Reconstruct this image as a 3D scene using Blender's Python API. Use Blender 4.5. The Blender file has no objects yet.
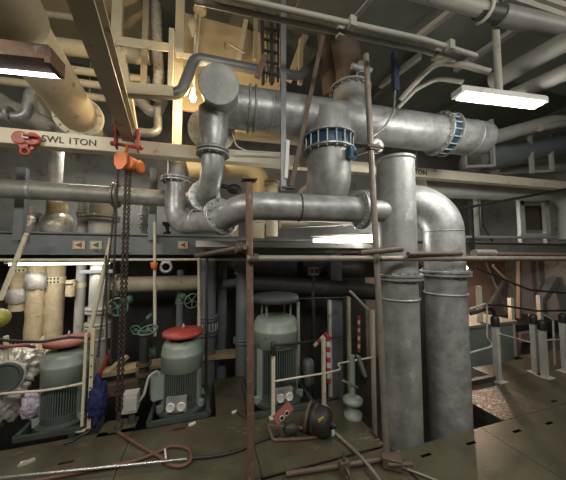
import bpy, math, random
from mathutils import Vector, Matrix, Quaternion
random.seed(7)
S = bpy.context.scene
COL = S.collection
V = Vector
# ------------------------------------------------------------------ camera
FPX, YAW, PITCH, EYE = 250.0, math.radians(17), math.atan(15 / 250), 1.65
cam = bpy.data.objects.new('camera', bpy.data.cameras.new('camera'))
COL.objects.link(cam)
cam.location = (0, 0, EYE)
cam.rotation_euler = (math.pi / 2 + PITCH, 0, -YAW)
cam.data.sensor_width = 36
cam.data.lens = FPX / 566 * 36
cam.data.clip_start = 0.05
S.camera = cam
# ------------------------------------------------------------------ world, exposure
W = bpy.data.worlds.new('world'); S.world = W; W.use_nodes = True
W.node_tree.nodes['Background'].inputs[0].default_value = (0.5, 0.52, 0.55, 1)
W.node_tree.nodes['Background'].inputs[1].default_value = 0.04
S.view_settings.view_transform = 'Standard'; S.view_settings.look = 'None'
S.view_settings.gamma = 1; S.view_settings.use_curve_mapping = False
S.view_settings.exposure = EXPOSURE = 0.0

def area(name, loc, aim, size, power, color):
    l = bpy.data.lights.new(name, 'AREA'); l.shape = 'RECTANGLE'; l.size, l.size_y = size
    l.energy = power; l.color = color
    o = bpy.data.objects.new(name, l); COL.objects.link(o); o.location = loc
    o.rotation_euler = (V(aim) - V(loc)).to_track_quat('-Z', 'Y').to_euler()
    return o
def point(name, loc, power, color, rad=0.05):
    l = bpy.data.lights.new(name, 'POINT'); l.energy = power; l.color = color; l.shadow_soft_size = rad
    o = bpy.data.objects.new(name, l); COL.objects.link(o); o.location = loc
    return o
COOL = (1.0, 0.97, 0.90); WARM = (1.0, 0.74, 0.42)
# unseen fill lights added behind and beside the camera for general brightness
area('aisle_fill_light', (0.6, -0.9, 3.5), (0.9, 2.2, 0.9), (1.6, 0.5), 52, COOL)
area('aisle_fill_light', (3.4, -0.4, 3.5), (2.4, 2.4, 0.6), (1.4, 0.5), 36, COOL)
area('aisle_fill_light', (-2.4, 0.2, 3.3), (-1.2, 2.8, 0.8), (1.2, 0.5), 46, (1.0, .93, .78))

# ------------------------------------------------------------------ pixel rays of the 566x480 frame -> points in the place
_f = V((math.sin(YAW) * math.cos(PITCH), math.cos(YAW) * math.cos(PITCH), math.sin(PITCH)))
_r = V((math.cos(YAW), -math.sin(YAW), 0)); _u = _r.cross(_f)
def ray(px, py): return _f + _r * ((px - 283) / FPX) + _u * ((240 - py) / FPX)
def q(px, py, Y=None, Z=None, X=None):
    d = ray(px, py)
    t = Y / d.y if Y is not None else ((Z - EYE) / d.z if Z is not None else X / d.x)
    return V((0, 0, EYE)) + d * t
def qx(px, Y, z=0):            # point on plane Y seen in column px, at height z
    d = ray(px, 255); t = Y / d.y
    return V((d.x * t, Y, z))

# ------------------------------------------------------------------ materials
MATS = {}
def mat(name, col, col2=None, rough=0.55, metal=0.0, scale=6.0, bump=0.15, fine=40.0, spot=None, spot_amt=0.0, spot_scale=3.0, contrast=0.25, spot2=None):
    m = bpy.data.materials.new(name); m.use_nodes = True
    nt = m.node_tree; N = nt.nodes; L = nt.links; b = N['Principled BSDF']
    tc = N.new('ShaderNodeTexCoord'); geo = N.new('ShaderNodeNewGeometry')
    n1 = N.new('ShaderNodeTexNoise'); n1.inputs['Scale'].default_value = scale; n1.inputs['Detail'].default_value = 6
    n1.inputs['Roughness'].default_value = 0.65
    L.new(geo.outputs['Position'], n1.inputs['Vector'])
    r1 = N.new('ShaderNodeValToRGB'); r1.color_ramp.elements[0].position = 0.5 - contrast; r1.color_ramp.elements[1].position = 0.5 + contrast
    c2 = col2 or tuple(c * 0.6 for c in col)
    r1.color_ramp.elements[0].color = (*c2, 1); r1.color_ramp.elements[1].color = (*col, 1)
    L.new(n1.outputs['Fac'], r1.inputs['Fac'])
    out = r1.outputs['Color']
    if spot:
        n3 = N.new('ShaderNodeTexNoise'); n3.inputs['Scale'].default_value = spot_scale; n3.inputs['Detail'].default_value = 8
        n3.inputs['Roughness'].default_value = 0.75
        L.new(geo.outputs['Position'], n3.inputs['Vector'])
        r3 = N.new('ShaderNodeValToRGB'); r3.color_ramp.elements[0].position = 0.62 - spot_amt * 0.3; r3.color_ramp.elements[1].position = 0.70 - spot_amt * 0.2
        r3.color_ramp.elements[0].color = (0, 0, 0, 1); r3.color_ramp.elements[1].color = (1, 1, 1, 1)
        L.new(n3.outputs['Fac'], r3.inputs['Fac'])
        mx = N.new('ShaderNodeMix'); mx.data_type = 'RGBA'
        L.new(r3.outputs['Color'], mx.inputs[0]); L.new(out, mx.inputs[6]); mx.inputs[7].default_value = (*spot, 1)
        out = mx.outputs[2]
    if spot2:                                    # thin worn scratches
        mp = N.new('ShaderNodeMapping'); mp.inputs['Scale'].default_value = (14, 75, 20); mp.inputs['Rotation'].default_value = (0, 0, .5)
        L.new(geo.outputs['Position'], mp.inputs['Vector'])
        n4 = N.new('ShaderNodeTexNoise'); n4.inputs['Scale'].default_value = 1.0; n4.inputs['Detail'].default_value = 3
        L.new(mp.outputs['Vector'], n4.inputs['Vector'])
        n5 = N.new('ShaderNodeTexNoise'); n5.inputs['Scale'].default_value = 2.3; L.new(geo.outputs['Position'], n5.inputs['Vector'])
        ml = N.new('ShaderNodeMath'); ml.operation = 'MULTIPLY'; L.new(n4.outputs['Fac'], ml.inputs[0]); L.new(n5.outputs['Fac'], ml.inputs[1])
        r4 = N.new('ShaderNodeValToRGB'); r4.color_ramp.elements[0].position = .37; r4.color_ramp.elements[1].position = .43
        r4.color_ramp.elements[0].color = (0, 0, 0, 1); r4.color_ramp.elements[1].color = (.85, .85, .85, 1)
        L.new(ml.outputs[0], r4.inputs['Fac'])
        mx = N.new('ShaderNodeMix'); mx.data_type = 'RGBA'
        L.new(r4.outputs['Color'], mx.inputs[0]); L.new(out, mx.inputs[6]); mx.inputs[7].default_value = (*spot2, 1)
        out = mx.outputs[2]
    L.new(out, b.inputs['Base Color'])
    b.inputs['Metallic'].default_value = metal
    n2 = N.new('ShaderNodeTexNoise'); n2.inputs['Scale'].default_value = fine; n2.inputs['Detail'].default_value = 4
    L.new(geo.outputs['Position'], n2.inputs['Vector'])
    mr = N.new('ShaderNodeMapRange'); mr.inputs[3].default_value = max(0.05, rough - 0.14); mr.inputs[4].default_value = min(1, rough + 0.14)
    L.new(n2.outputs['Fac'], mr.inputs[0]); L.new(mr.outputs[0], b.inputs['Roughness'])
    if bump:
        bp = N.new('ShaderNodeBump'); bp.inputs['Strength'].default_value = bump; bp.inputs['Distance'].default_value = 0.01
        L.new(n2.outputs['Fac'], bp.inputs['Height']); L.new(bp.outputs['Normal'], b.inputs['Normal'])
    MATS[name] = m
    return m
def emit(name, col, s):
    m = bpy.data.materials.new(name); m.use_nodes = True; b = m.node_tree.nodes['Principled BSDF']
    b.inputs['Base Color'].default_value = (*col, 1); b.inputs['Emission Color'].default_value = (*col, 1); b.inputs['Emission Strength'].default_value = s
    MATS[name] = m
    return m
mat('galv', (.47, .475, .47), (.26, .265, .26), .42, .4, 9, .15, spot=(.30, .275, .24), spot_amt=.15, spot_scale=6, contrast=.17)
mat('galv_dull', (.37, .375, .355), (.20, .205, .19), .50, .3, 5, .14, spot=(.50, .51, .50), spot_amt=.12, spot_scale=2.6, contrast=.17)
mat('galv_light', (.52, .53, .52), (.38, .39, .38), .4, .4, 8, .1)
mat('grey_pipe', (.22, .23, .235), (.13, .14, .145), .4, .3, 6, .1)
mat('grey_paint', (.20, .225, .235), (.14, .155, .165), .5, .05, 5, .08, spot=(.09, .085, .075), spot_amt=.1, spot_scale=4)
mat('pale_paint', (.50, .50, .46), (.38, .37, .33), .5, 0, 5, .08, spot=(.28, .22, .15), spot_amt=.08, spot_scale=6)
mat('cream', (.68, .60, .43), (.54, .46, .31), .5, 0, 5, .08, spot=(.25, .18, .10), spot_amt=.1, spot_scale=5)
mat('cream_light', (.78, .72, .57), (.66, .60, .46), .5, 0, 5, .08, spot=(.34, .24, .14), spot_amt=.06, spot_scale=7)
mat('cream_dark', (.45, .40, .29), (.33, .285, .20), .5, 0, 5, .08, spot=(.14, .10, .06), spot_amt=.15, spot_scale=5)
mat('post_white', (.68, .63, .50), (.55, .50, .38), .5, 0, 12, .1, spot=(.30, .22, .13), spot_amt=.15, spot_scale=9)
mat('motor_green', (.30, .35, .31), (.24, .285, .25), .42, .05, 5, .06, spot=(.12, .12, .10), spot_amt=.05, spot_scale=6)
mat('motor_dark', (.07, .085, .08), (.04, .05, .045), .6, .1, 8, .1)
mat('fin_green', (.14, .165, .15), (.10, .12, .11), .5, .05, 6, .06)
mat('valve_green', (.16, .30, .20), (.09, .17, .12), .45, .1, 12, .1)
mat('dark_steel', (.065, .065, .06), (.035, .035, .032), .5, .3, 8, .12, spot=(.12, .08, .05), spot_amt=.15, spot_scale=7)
mat('chain_steel', (.085, .06, .045), (.045, .035, .03), .5, .4, 20, .1)
mat('brown_steel', (.15, .105, .075), (.085, .065, .05), .6, .2, 10, .15)
mat('rust', (.20, .12, .08), (.11, .068, .048), .7, .15, 14, .25, spot=(.30, .27, .22), spot_amt=.2, spot_scale=12)
mat('pole_steel', (.30, .28, .24), (.19, .165, .13), .55, .4, 10, .15, spot=(.24, .14, .08), spot_amt=.2, spot_scale=8)
mat('duct_dark', (.20, .195, .17), (.135, .13, .115), .5, 0, 5, .08, spot=(.09, .075, .06), spot_amt=.15, spot_scale=5)
mat('duct_grey', (.34, .325, .27), (.24, .23, .19), .5, 0, 5, .08, spot=(.12, .10, .08), spot_amt=.15, spot_scale=5)
mat('white_paint', (.66, .66, .62), (.54, .54, .50), .45, 0, 5, .05, spot=(.4, .36, .3), spot_amt=.05, spot_scale=4)
mat('rubber', (.018, .018, .018), (.012, .012, .012), .55, 0, 10, .1)
mat('red', (.50, .075, .055), (.33, .05, .04), .45, 0, 8, .08, spot=(.40, .27, .22), spot_amt=.12, spot_scale=14)
mat('red_dull', (.40, .13, .10), (.28, .09, .07), .55, 0, 8, .08)
mat('orange', (.72, .20, .05), (.52, .13, .04), .5, 0, 10, .1, spot=(.2, .08, .04), spot_amt=.15, spot_scale=10)
mat('hazard_red', (.55, .06, .05), (.42, .05, .04), .5)
mat('hazard_white', (.72, .70, .66), (.6, .58, .54), .5)
mat('blue', (.022, .085, .145), (.012, .05, .09), .45, .1, 8, .1)
mat('blue_cloth', (.022, .026, .13), (.01, .012, .06), .8, 0, 10, .3, 60)
mat('lagging', (.62, .52, .34), (.44, .34, .20), .8, 0, 14, .8, 45, spot=(.36, .27, .16), spot_amt=.1, spot_scale=9)
mat('label_band', (.75, .70, .48), (.68, .62, .40), .6)
mat('foil', (.74, .72, .66), (.40, .38, .33), .3, .4, 12, .9, 25, contrast=.2)
mat('wrap', (.56, .54, .50), (.32, .30, .27), .42, .2, 9, .9, 22)
mat('wood', (.52, .40, .24), (.38, .28, .16), .7, 0, 5, .1, 30)
mat('ceiling', (.135, .145, .12), (.085, .09, .078), .6, 0, 3, .08)
mat('ceiling_cream', (.40, .33, .21), (.30, .24, .15), .6, 0, 3, .08)
mat('wall_cream', (.62, .50, .30), (.52, .41, .24), .6, 0, 2.5, .05)
mat('wall_grey', (.25, .25, .23), (.16, .16, .145), .6, 0, 2, .08, spot=(.12, .09, .07), spot_amt=.2, spot_scale=3)
mat('wall_pink', (.34, .25, .20), (.24, .17, .14), .6, 0, 3, .08)
mat('floor', (.112, .105, .062), (.064, .063, .042), .36, .15, 4, .16, 70, spot=(.105, .068, .042), spot_amt=.35, spot_scale=2.6, contrast=.18, spot2=(.26, .22, .12))
mat('floor_chequer', (.15, .13, .085), (.09, .08, .056), .24, .2, 4, .9, 38, spot=(.12, .078, .05), spot_amt=.4, spot_scale=3)
mat('bilge', (.03, .03, .027), (.015, .015, .014), .5, 0, 4, .1)
mat('hose_brown', (.18, .085, .06), (.12, .055, .04), .5, 0, 20, .05)
mat('hose_black', (.03, .03, .03), (.02, .02, .02), .5, 0, 20, .05)
mat('letter', (.06, .05, .04), (.05, .04, .03), .6)
mat('sign_cream', (.72, .66, .48), (.64, .58, .40), .5)
mat('sign_red', (.36, .07, .05), (.30, .06, .04), .5)
mat('sign_green', (.10, .13, .10), (.08, .10, .08), .5)
mat('olive', (.36, .34, .07), (.26, .25, .06), .4)
mat('yellow', (.70, .62, .06), (.60, .52, .05), .5)
mat('teal', (.35, .58, .50), (.3, .5, .44), .5)
mat('bag_white', (.62, .56, .66), (.46, .40, .52), .6, 0, 14, .5, 20)
mat('white_cap', (.72, .70, .66), (.6, .58, .55), .45)
mat('steel_rod', (.6, .6, .58), (.45, .45, .43), .3, .8, 10, .05)
mat('blue_box', (.035, .042, .075), (.025, .03, .055), .5)
mat('red_cup', (.75, .16, .05), (.6, .12, .04), .4)
emit('tube_glow', (1.0, .98, .93), 9.0)
emit('strip_glow', (1.0, .97, .86), 5.0)
emit('bulb_glow', (1.0, .80, .50), 30.0)

# ------------------------------------------------------------------ mesh builder
def frame_of(ax):
    ax = V(ax).normalized()
    h = V((0, 0, 1)) if abs(ax.z) < 0.95 else V((1, 0, 0))
    u = ax.cross(h).normalized(); return u, ax.cross(u).normalized(), ax
class MB:
    def __init__(s): s.v = []; s.f = []; s.sm = []
    def add(s, vs, fs, smooth=False):
        o = len(s.v); s.v += [V(p) for p in vs]
        for f in fs: s.f.append([o + i for i in f]); s.sm.append(smooth)
        return s
    def box(s, c, size, ux=(1, 0, 0), uy=(0, 1, 0), uz=(0, 0, 1)):
        c = V(c); ux, uy, uz = V(ux) * size[0] / 2, V(uy) * size[1] / 2, V(uz) * size[2] / 2
        vs = [c + ux * i + uy * j + uz * k for i in (-1, 1) for j in (-1, 1) for k in (-1, 1)]
        return s.add(vs, [(0, 1, 3, 2), (4, 6, 7, 5), (0, 4, 5, 1), (2, 3, 7, 6), (0, 2, 6, 4), (1, 5, 7, 3)])
    def bb(s, a, b): return s.box([(a[i] + b[i]) / 2 for i in range(3)], [abs(b[i] - a[i]) for i in range(3)])
    def bar(s, a, b, w, h, up=(0, 0, 1)):        # rectangular bar from a to b, w wide sideways, h along up
        a, b = V(a), V(b); d = (b - a); L = d.length; d.normalize()
        up = V(up)
        if abs(d.dot(up)) > 0.97: up = V((0, 1, 0))
        side = d.cross(up).normalized(); up = side.cross(d)
        return s.box((a + b) / 2, (L, w, h), d, side, up)
    def ibeam(s, a, b, w, h, t=0.012):
        a, b = V(a), V(b); u = V((0, 0, 1))
        s.bar(a + u * (h / 2 - t / 2), b + u * (h / 2 - t / 2), w, t); s.bar(a - u * (h / 2 - t / 2), b - u * (h / 2 - t / 2), w, t)
        return s.bar(a, b, t, h - 2 * t)
    def tube(s, pts, r, n=16, caps=True):
        pts = [V(p) for p in pts]; rs = r if isinstance(r, (list, tuple)) else [r] * len(pts)
        T = []
        for i in range(len(pts)):
            d = (pts[min(i + 1, len(pts) - 1)] - pts[max(i - 1, 0)])
            T.append(d.normalized() if d.length > 1e-9 else V((0, 0, 1)))
        u, w, _ = frame_of(T[0]); vs = []; fs = []
        for i, p in enumerate(pts):
            if i:
                rot = T[i - 1].rotation_difference(T[i]); u = rot @ u
                u = (u - T[i] * u.dot(T[i])).normalized()
            w = T[i].cross(u)
            for k in range(n):
                an = 2 * math.pi * k / n; vs.append(p + (u * math.cos(an) + w * math.sin(an)) * rs[i])
        for i in range(len(pts) - 1):
            for k in range(n):
                a = i * n + k; b = i * n + (k + 1) % n; fs.append((a, b, b + n, a + n))
        s.add(vs, fs, True)
        if caps:
            s.add(vs[:n], [tuple(range(n - 1, -1, -1))]); s.add(vs[-n:], [tuple(range(n))])
        return s
    def cyl(s, a, b, r, r2=None, n=16, caps=True): return s.tube([a, b], [r, r if r2 is None else r2], n, caps)
    def lathe(s, prof, o=(0, 0, 0), ax=(0, 0, 1), n=24, smooth=True):   # prof: (radius, height)
        u, w, a = frame_of(ax); o = V(o); vs = []; fs = []
        for (r, h) in prof:
            for k in range(n):
                an = 2 * math.pi * k / n; vs.append(o + a * h + (u * math.cos(an) + w * math.sin(an)) * max(r, 1e-4))
        for i in range(len(prof) - 1):
            for k in range(n):
                p = i * n + k; q_ = i * n + (k + 1) % n; fs.append((p, q_, q_ + n, p + n))
        s.add(vs, fs, smooth)
        s.add(vs[:n], [tuple(range(n - 1, -1, -1))]); s.add(vs[-n:], [tuple(range(n))])
        return s
    def ring(s, c, ax, R, r, n=24, m=8):
        u, w, a = frame_of(ax); c = V(c); vs = []; fs = []
        for i in range(n):
            A = 2 * math.pi * i / n; d = u * math.cos(A) + w * math.sin(A)
            for j in range(m):
                B = 2 * math.pi * j / m; vs.append(c + d * (R + r * math.cos(B)) + a * r * math.sin(B))
        for i in range(n):
            for j in range(m):
                fs.append((i * m + j, ((i + 1) % n) * m + j, ((i + 1) % n) * m + (j + 1) % m, i * m + (j + 1) % m))
        return s.add(vs, fs, True)
    def flange(s, c, ax, R, th, nb=12, rb=None, pr=None, hole=None):
        c = V(c); u, w, a = frame_of(ax)
        s.lathe([(R * .97, -th / 2), (R, -th / 2 + th * .12), (R, th / 2 - th * .12), (R * .97, th / 2)], c, a, 28, False)
        rb = rb or R * .86; pr = pr or max(.006, R * .055)
        for k in range(nb):
            an = 2 * math.pi * (k + .5) / nb; p = c + (u * math.cos(an) + w * math.sin(an)) * rb
            s.cyl(p - a * (th / 2 + pr * 1.3), p + a * (th / 2 + pr * 1.3), pr, n=6)
        return s
    def sphere(s, c, r, n=16, m=10, sc=(1, 1, 1)):
        c = V(c); vs = []; fs = []
        for i in range(m + 1):
            th = math.pi * i / m
            for k in range(n):
                ph = 2 * math.pi * k / n
                vs.append(c + V((r * sc[0] * math.sin(th) * math.cos(ph), r * sc[1] * math.sin(th) * math.sin(ph), r * sc[2] * math.cos(th))))
        for i in range(m):
            for k in range(n): fs.append((i * n + k, (i + 1) * n + k, (i + 1) * n + (k + 1) % n, i * n + (k + 1) % n))
        return s.add(vs, fs, True)
    def jitter(s, amp, seed=1):
        rnd = random.Random(seed); seen = {}
        for i, p in enumerate(s.v):
            k = (round(p.x, 4), round(p.y, 4), round(p.z, 4))
            if k not in seen: seen[k] = V((rnd.uniform(-amp, amp), rnd.uniform(-amp, amp), rnd.uniform(-amp, amp)))
            s.v[i] = p + seen[k]
        return s
    def prism(s, poly, o, ux, uy, th):           # 2D outline in the plane ux,uy extruded by th along ux x uy
        o, ux, uy = V(o), V(ux).normalized(), V(uy).normalized(); nn = ux.cross(uy).normalized(); n = len(poly)
        vs = [o + ux * x + uy * y for x, y in poly]; vs += [p + nn * th for p in vs]
        fs = [tuple(range(n - 1, -1, -1)), tuple(range(n, 2 * n))] + [(i, (i + 1) % n, n + (i + 1) % n, n + i) for i in range(n)]
        return s.add(vs, fs)
    def build(s, name, m, parent=None):
        lo = V([min(p[i] for p in s.v) for i in range(3)]); hi = V([max(p[i] for p in s.v) for i in range(3)])
        c = (lo + hi) / 2
        if parent is None: c.z = lo.z
        me = bpy.data.meshes.new(name); me.from_pydata([p - c for p in s.v], [], s.f)
        me.polygons.foreach_set('use_smooth', s.sm); me.materials.append(MATS[m]); me.update()
        o = bpy.data.objects.new(name, me); COL.objects.link(o)
        WL[o] = (c, lo, hi)
        if parent is not None:
            o.parent = parent; o.location = c - (WL[parent][0] if parent in WL else V((0, 0, 0)))
        else: o.location = c
        return o
WL = {}; THINGS = []
def tag(o, label, cat, group=None):
    o['label'] = label; o['category'] = cat
    if group: o['group'] = group
    return o
def thing(name, label, cat, group=None):
    o = bpy.data.objects.new(name, None); COL.objects.link(o); o.empty_display_size = .1; THINGS.append(o)
    return tag(o, label, cat, group)
def struct(name, mb, m): o = mb.build(name, m); o['kind'] = 'structure'; return o
def one(name, mb, m, label, cat, group=None): return tag(mb.build(name, m), label, cat, group)
def settle():                                     # put every thing's Empty at the foot of its parts
    for t in THINGS:
        ch = [c for c in t.children if c in WL]
        if not ch: continue
        lo = V([min(WL[c][1][i] for c in ch) for i in range(3)]); hi = V([max(WL[c][2][i] for c in ch) for i in range(3)])
        base = V(((lo.x + hi.x) / 2, (lo.y + hi.y) / 2, lo.z)); t.location = base
        for c in t.children: c.location = c.location - base
def fillet(pts, R, n=8):
    pts = [V(p) for p in pts]; out = [pts[0]]
    Rs = R if isinstance(R, (list, tuple)) else [R] * (len(pts) - 2)
    for i in range(1, len(pts) - 1):
        a, b, c = pts[i - 1], pts[i], pts[i + 1]; d1 = (a - b); d2 = (c - b)
        L = min(d1.length, d2.length) * .499; d1.normalize(); d2.normalize()
        ang = d1.angle(d2)
        if ang > math.pi - .02: out.append(b); continue
        t = min(Rs[i - 1] / math.tan(ang / 2), L); r = t * math.tan(ang / 2)
        ctr = b + (d1 + d2).normalized() * (r / math.sin(ang / 2)); s0 = b + d1 * t - ctr; s1 = b + d2 * t - ctr
        qn = s0.rotation_difference(s1); axs, an = qn.to_axis_angle()
        for k in range(n + 1): out.append(ctr + Quaternion(axs, an * k / n) @ s0)
    out.append(pts[-1]); return out
def chain_mb(a, b, link=.026, wire=.0045, n=10):
    mb = MB(); a, b = V(a), V(b); d = (b - a); L = d.length; d.normalize(); u, w, _ = frame_of(d)
    k = 0; s = 0.0; pitch = link * .78
    while s < L:
        c = a + d * s; side = u if k % 2 else w; vs = []; nrm = d.cross(side)
        for i in range(n):
            A = 2 * math.pi * i / n
            dirv = side * math.cos(A) * link * .36 + d * math.sin(A) * link * .56; dn = dirv.normalized()
            for j in range(4):
                B = math.pi / 2 * j; vs.append(c + dirv + (dn * math.cos(B) + nrm * math.sin(B)) * wire)
        fs = [(i * 4 + j, ((i + 1) % n) * 4 + j, ((i + 1) % n) * 4 + (j + 1) % 4, i * 4 + (j + 1) % 4) for i in range(n) for j in range(4)]
        mb.add(vs, fs, True); s += pitch; k += 1
    return mb
def text_mb(txt, size, o, ux, uy, depth=.002):
    cu = bpy.data.curves.new('lettering', 'FONT'); cu.body = txt; cu.size = size; cu.extrude = depth; cu.resolution_u = 3
    ob = bpy.data.objects.new('lettering', cu); me = ob.to_mesh()
    ux, uy = V(ux).normalized(), V(uy).normalized(); nn = ux.cross(uy); o = V(o); mb = MB()
    mb.add([o + ux * v.co.x + uy * v.co.y + nn * v.co.z for v in me.vertices], [tuple(p.vertices) for p in me.polygons])
    ob.to_mesh_clear(); bpy.data.objects.remove(ob); bpy.data.curves.remove(cu)
    return mb
UX, UY, UZ = V((1, 0, 0)), V((0, 1, 0)), V((0, 0, 1))
def handwheel(parent, c, ax, R, m='valve_green', spokes=5):
    w = MB().ring(c, ax, R, R * .09, 22, 6); u, v_, a = frame_of(ax); c = V(c)
    for k in range(spokes):
        an = 2 * math.pi * k / spokes + .3; w.bar(c, c + (u * math.cos(an) + v_ * math.sin(an)) * R, R * .12, R * .10, a)
    w.cyl(c - a * R * .15, c + a * R * .15, R * .2, n=10)
    return w.build('handwheel', m, parent)
# ================================================================== SETTING
CEIL = 4.9; BACK = 5.4; XL, XR = -4.2, 7.5; YF = -2.6
struct('wall_back', MB().bb((XL, BACK, -.9), (XR, BACK + .1, CEIL)), 'wall_grey')
struct('wall_left', MB().bb((XL - .1, YF, -.9), (XL, BACK, CEIL)), 'wall_grey')
struct('wall_right', MB().bb((XR, YF, -.9), (XR + .1, BACK, CEIL)), 'wall_grey')
struct('wall_front', MB().bb((XL, YF - .1, -.9), (XR, YF, CEIL)), 'wall_grey')
struct('ceiling', MB().bb((XL, YF, CEIL), (XR, BACK, CEIL + .1)), 'ceiling')
b = MB().bb((XL, YF, -.95), (XR, BACK, -.9)); struct('floor_bilge', b, 'bilge')
# deckhead beams
for i, y in enumerate((.35, 1.55, 4.6)):
    b = MB().bar((XL, y, CEIL - .11), (XR, y, CEIL - .11), .012, .22); b.bar((XL, y, CEIL - .225), (XR, y, CEIL - .225), .1, .012)
    struct('trim_%d' % (i + 1), b, 'ceiling')
for i, x in enumerate((3.1, 4.9)):
    b = MB().bar((x, YF, CEIL - .07), (x, BACK, CEIL - .07), .012, .14); b.bar((x, YF, CEIL - .145), (x, BACK, CEIL - .145), .07, .012)
    struct('trim_%d' % (i + 4), b, 'ceiling')
# floor of separate green plates with lifting slots, on a dark grillage
floor = bpy.data.objects.new('floor', None); COL.objects.link(floor); floor['kind'] = 'structure'
def plate(x0, y0, x1, y1, slots=(), z=0.0, th=.008, m='floor', g=.003):
    x0 += g; x1 -= g; y0 += g; y1 -= g
    xs = sorted({x0, x1, *[s[0] for s in slots], *[s[2] for s in slots]}); ys = sorted({y0, y1, *[s[1] for s in slots], *[s[3] for s in slots]})
    mb = MB(); inside = lambda x, y: any(s[0] < x < s[2] and s[1] < y < s[3] for s in slots)
    nx, ny = len(xs) - 1, len(ys) - 1
    full = [[not inside((xs[i] + xs[i + 1]) / 2, (ys[j] + ys[j + 1]) / 2) for j in range(ny)] for i in range(nx)]
    vid = {}
    def vt(i, j, k):
        if (i, j, k) not in vid: vid[(i, j, k)] = len(mb.v); mb.v.append(V((xs[i], ys[j], z - th * k)))
        return vid[(i, j, k)]
    def face(*a): mb.f.append(list(a)); mb.sm.append(False)
    for i in range(nx):
        for j in range(ny):
            if not full[i][j]: continue
            face(vt(i, j, 0), vt(i + 1, j, 0), vt(i + 1, j + 1, 0), vt(i, j + 1, 0)); face(vt(i, j + 1, 1), vt(i + 1, j + 1, 1), vt(i + 1, j, 1), vt(i, j, 1))
            if j == 0 or not full[i][j - 1]: face(vt(i, j, 1), vt(i + 1, j, 1), vt(i + 1, j, 0), vt(i, j, 0))
            if j == ny - 1 or not full[i][j + 1]: face(vt(i, j + 1, 0), vt(i + 1, j + 1, 0), vt(i + 1, j + 1, 1), vt(i, j + 1, 1))
            if i == 0 or not full[i - 1][j]: face(vt(i, j, 0), vt(i, j + 1, 0), vt(i, j + 1, 1), vt(i, j, 1))
            if i == nx - 1 or not full[i + 1][j]: face(vt(i + 1, j, 1), vt(i + 1, j + 1, 1), vt(i + 1, j + 1, 0), vt(i + 1, j, 0))
    o = mb.build('floor_plate', m); o.parent = floor
    return o
def slot(px, py, horizontal=True, L=.105, w=.028):
    p = q(px, py, Z=0); a, c = (L / 2, w / 2) if horizontal else (w / 2, L / 2)
    return (p.x - a, p.y - c, p.x + a, p.y + c)
E1 = 1.84
XS = [-4.2, -2.9, -1.75, -.62, .42, 1.52, 2.54, 3.62, 4.9, 6.2, 7.5]
front_slots = [slot(426, 455), slot(471, 443), slot(517, 431), slot(549, 423)]
for i in range(len(XS) - 1):
    plate(XS[i], -2.6, XS[i + 1], -.6); plate(XS[i], -.6, XS[i + 1], .9)
    if XS[i] >= 1.5:
        plate(XS[i], .9, XS[i + 1], E1, [s for s in front_slots if XS[i] < s[0] < XS[i + 1]])
# slightly raised plates in front of the pumps
RZ = .02
for x0, x1 in ((-4.2, -2.9), (-2.9, -1.75), (-1.75, -.62), (-.62, .42), (.42, 1.50)):
    plate(x0, .9, x1, 1.9)
    ss = [s for s in (slot(114, 434), slot(66, 465), slot(179, 431), slot(373, 437, False)) if x0 < s[0] < x1]
    plate(x0, 1.9, x1, 2.62 if x0 > .4 else 2.72, ss, RZ, .012)
plate(.12, 2.722, .50, 3.5, (), RZ, .012)
plate(-.92, 2.722, -.62, 2.95, (), RZ, .012)
# right-hand plates beyond the pipe opening
plate(2.86, E1, 3.62, 2.42, m='floor_chequer'); plate(3.62, E1, 4.9, 2.42, [slot(554, 401)]); plate(4.9, E1, 6.2, 2.42); plate(6.2, E1, 7.5, 2.42)
plate(3.75, 2.42, 4.9, 2.8); plate(4.9, 2.42, 6.2, 2.9); plate(6.2, 2.42, 7.5, 3.0)
# bearers under the plates
b = MB()
for x in XS[:-1]: b.bb((x - .03, -2.6, -.13), (x + .03, E1, -.015))
for y in (-.6, .9, E1 - .03): b.bb((XL, y - .03, -.13), (XR, y + .03, -.016))
b.bb((-4.2, 2.66, -.13), (1.5, 2.71, .006)); b.bb((1.46, 1.9, -.13), (1.5, 2.6, .006)); b.bb((2.86, 1.84, -.13), (2.9, 2.4, -.01)); b.bb((2.86, 2.37, -.13), (7.5, 2.42, -.01))
o = b.build('floor_bearers', 'dark_steel'); o.parent = floor

# upper platform at the back: deck, edge girder, posts
struct('floor_platform', MB().bb((XL, 3.66, 1.86), (2.3, BACK, 1.9)), 'grey_paint')
g = MB().bb((XL, 3.60, 1.665), (.42, 3.63, 1.91)); g.bb((XL, 3.56, 1.90), (.42, 3.66, 1.918)); g.bb((XL, 3.56, 1.655), (.42, 3.66, 1.667))
struct('trim_6', g, 'grey_paint')
g = MB().bb((2.6, 3.3, 1.55), (XR, 3.33, 1.88)); g.bb((2.6, 3.24, 1.87), (XR, 3.36, 1.89)); g.bb((2.6, 3.36, 1.86), (XR, BACK, 1.89))
struct('trim_7', g, 'wall_grey')
struct('wall_shade', MB().bb((XL, 4.42, -.9), (3.1, 4.5, 1.84)), 'dark_steel')  # dark sheet added beneath the platform, standing in for the deep shade
# cream stiffened bulkhead seen high up behind the pipes
g = MB().bb((-.4, 3.42, 3.55), (1.0, 3.45, CEIL)); g.bb((-.4, 3.36, 4.22), (1.0, 3.42, 4.26)); struct("wall_panel", g, "wall_cream")
struct("ceiling_low", MB().bb((.75, -.4, 3.92), (XR, 2.12, 3.96)), "ceiling")

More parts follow.
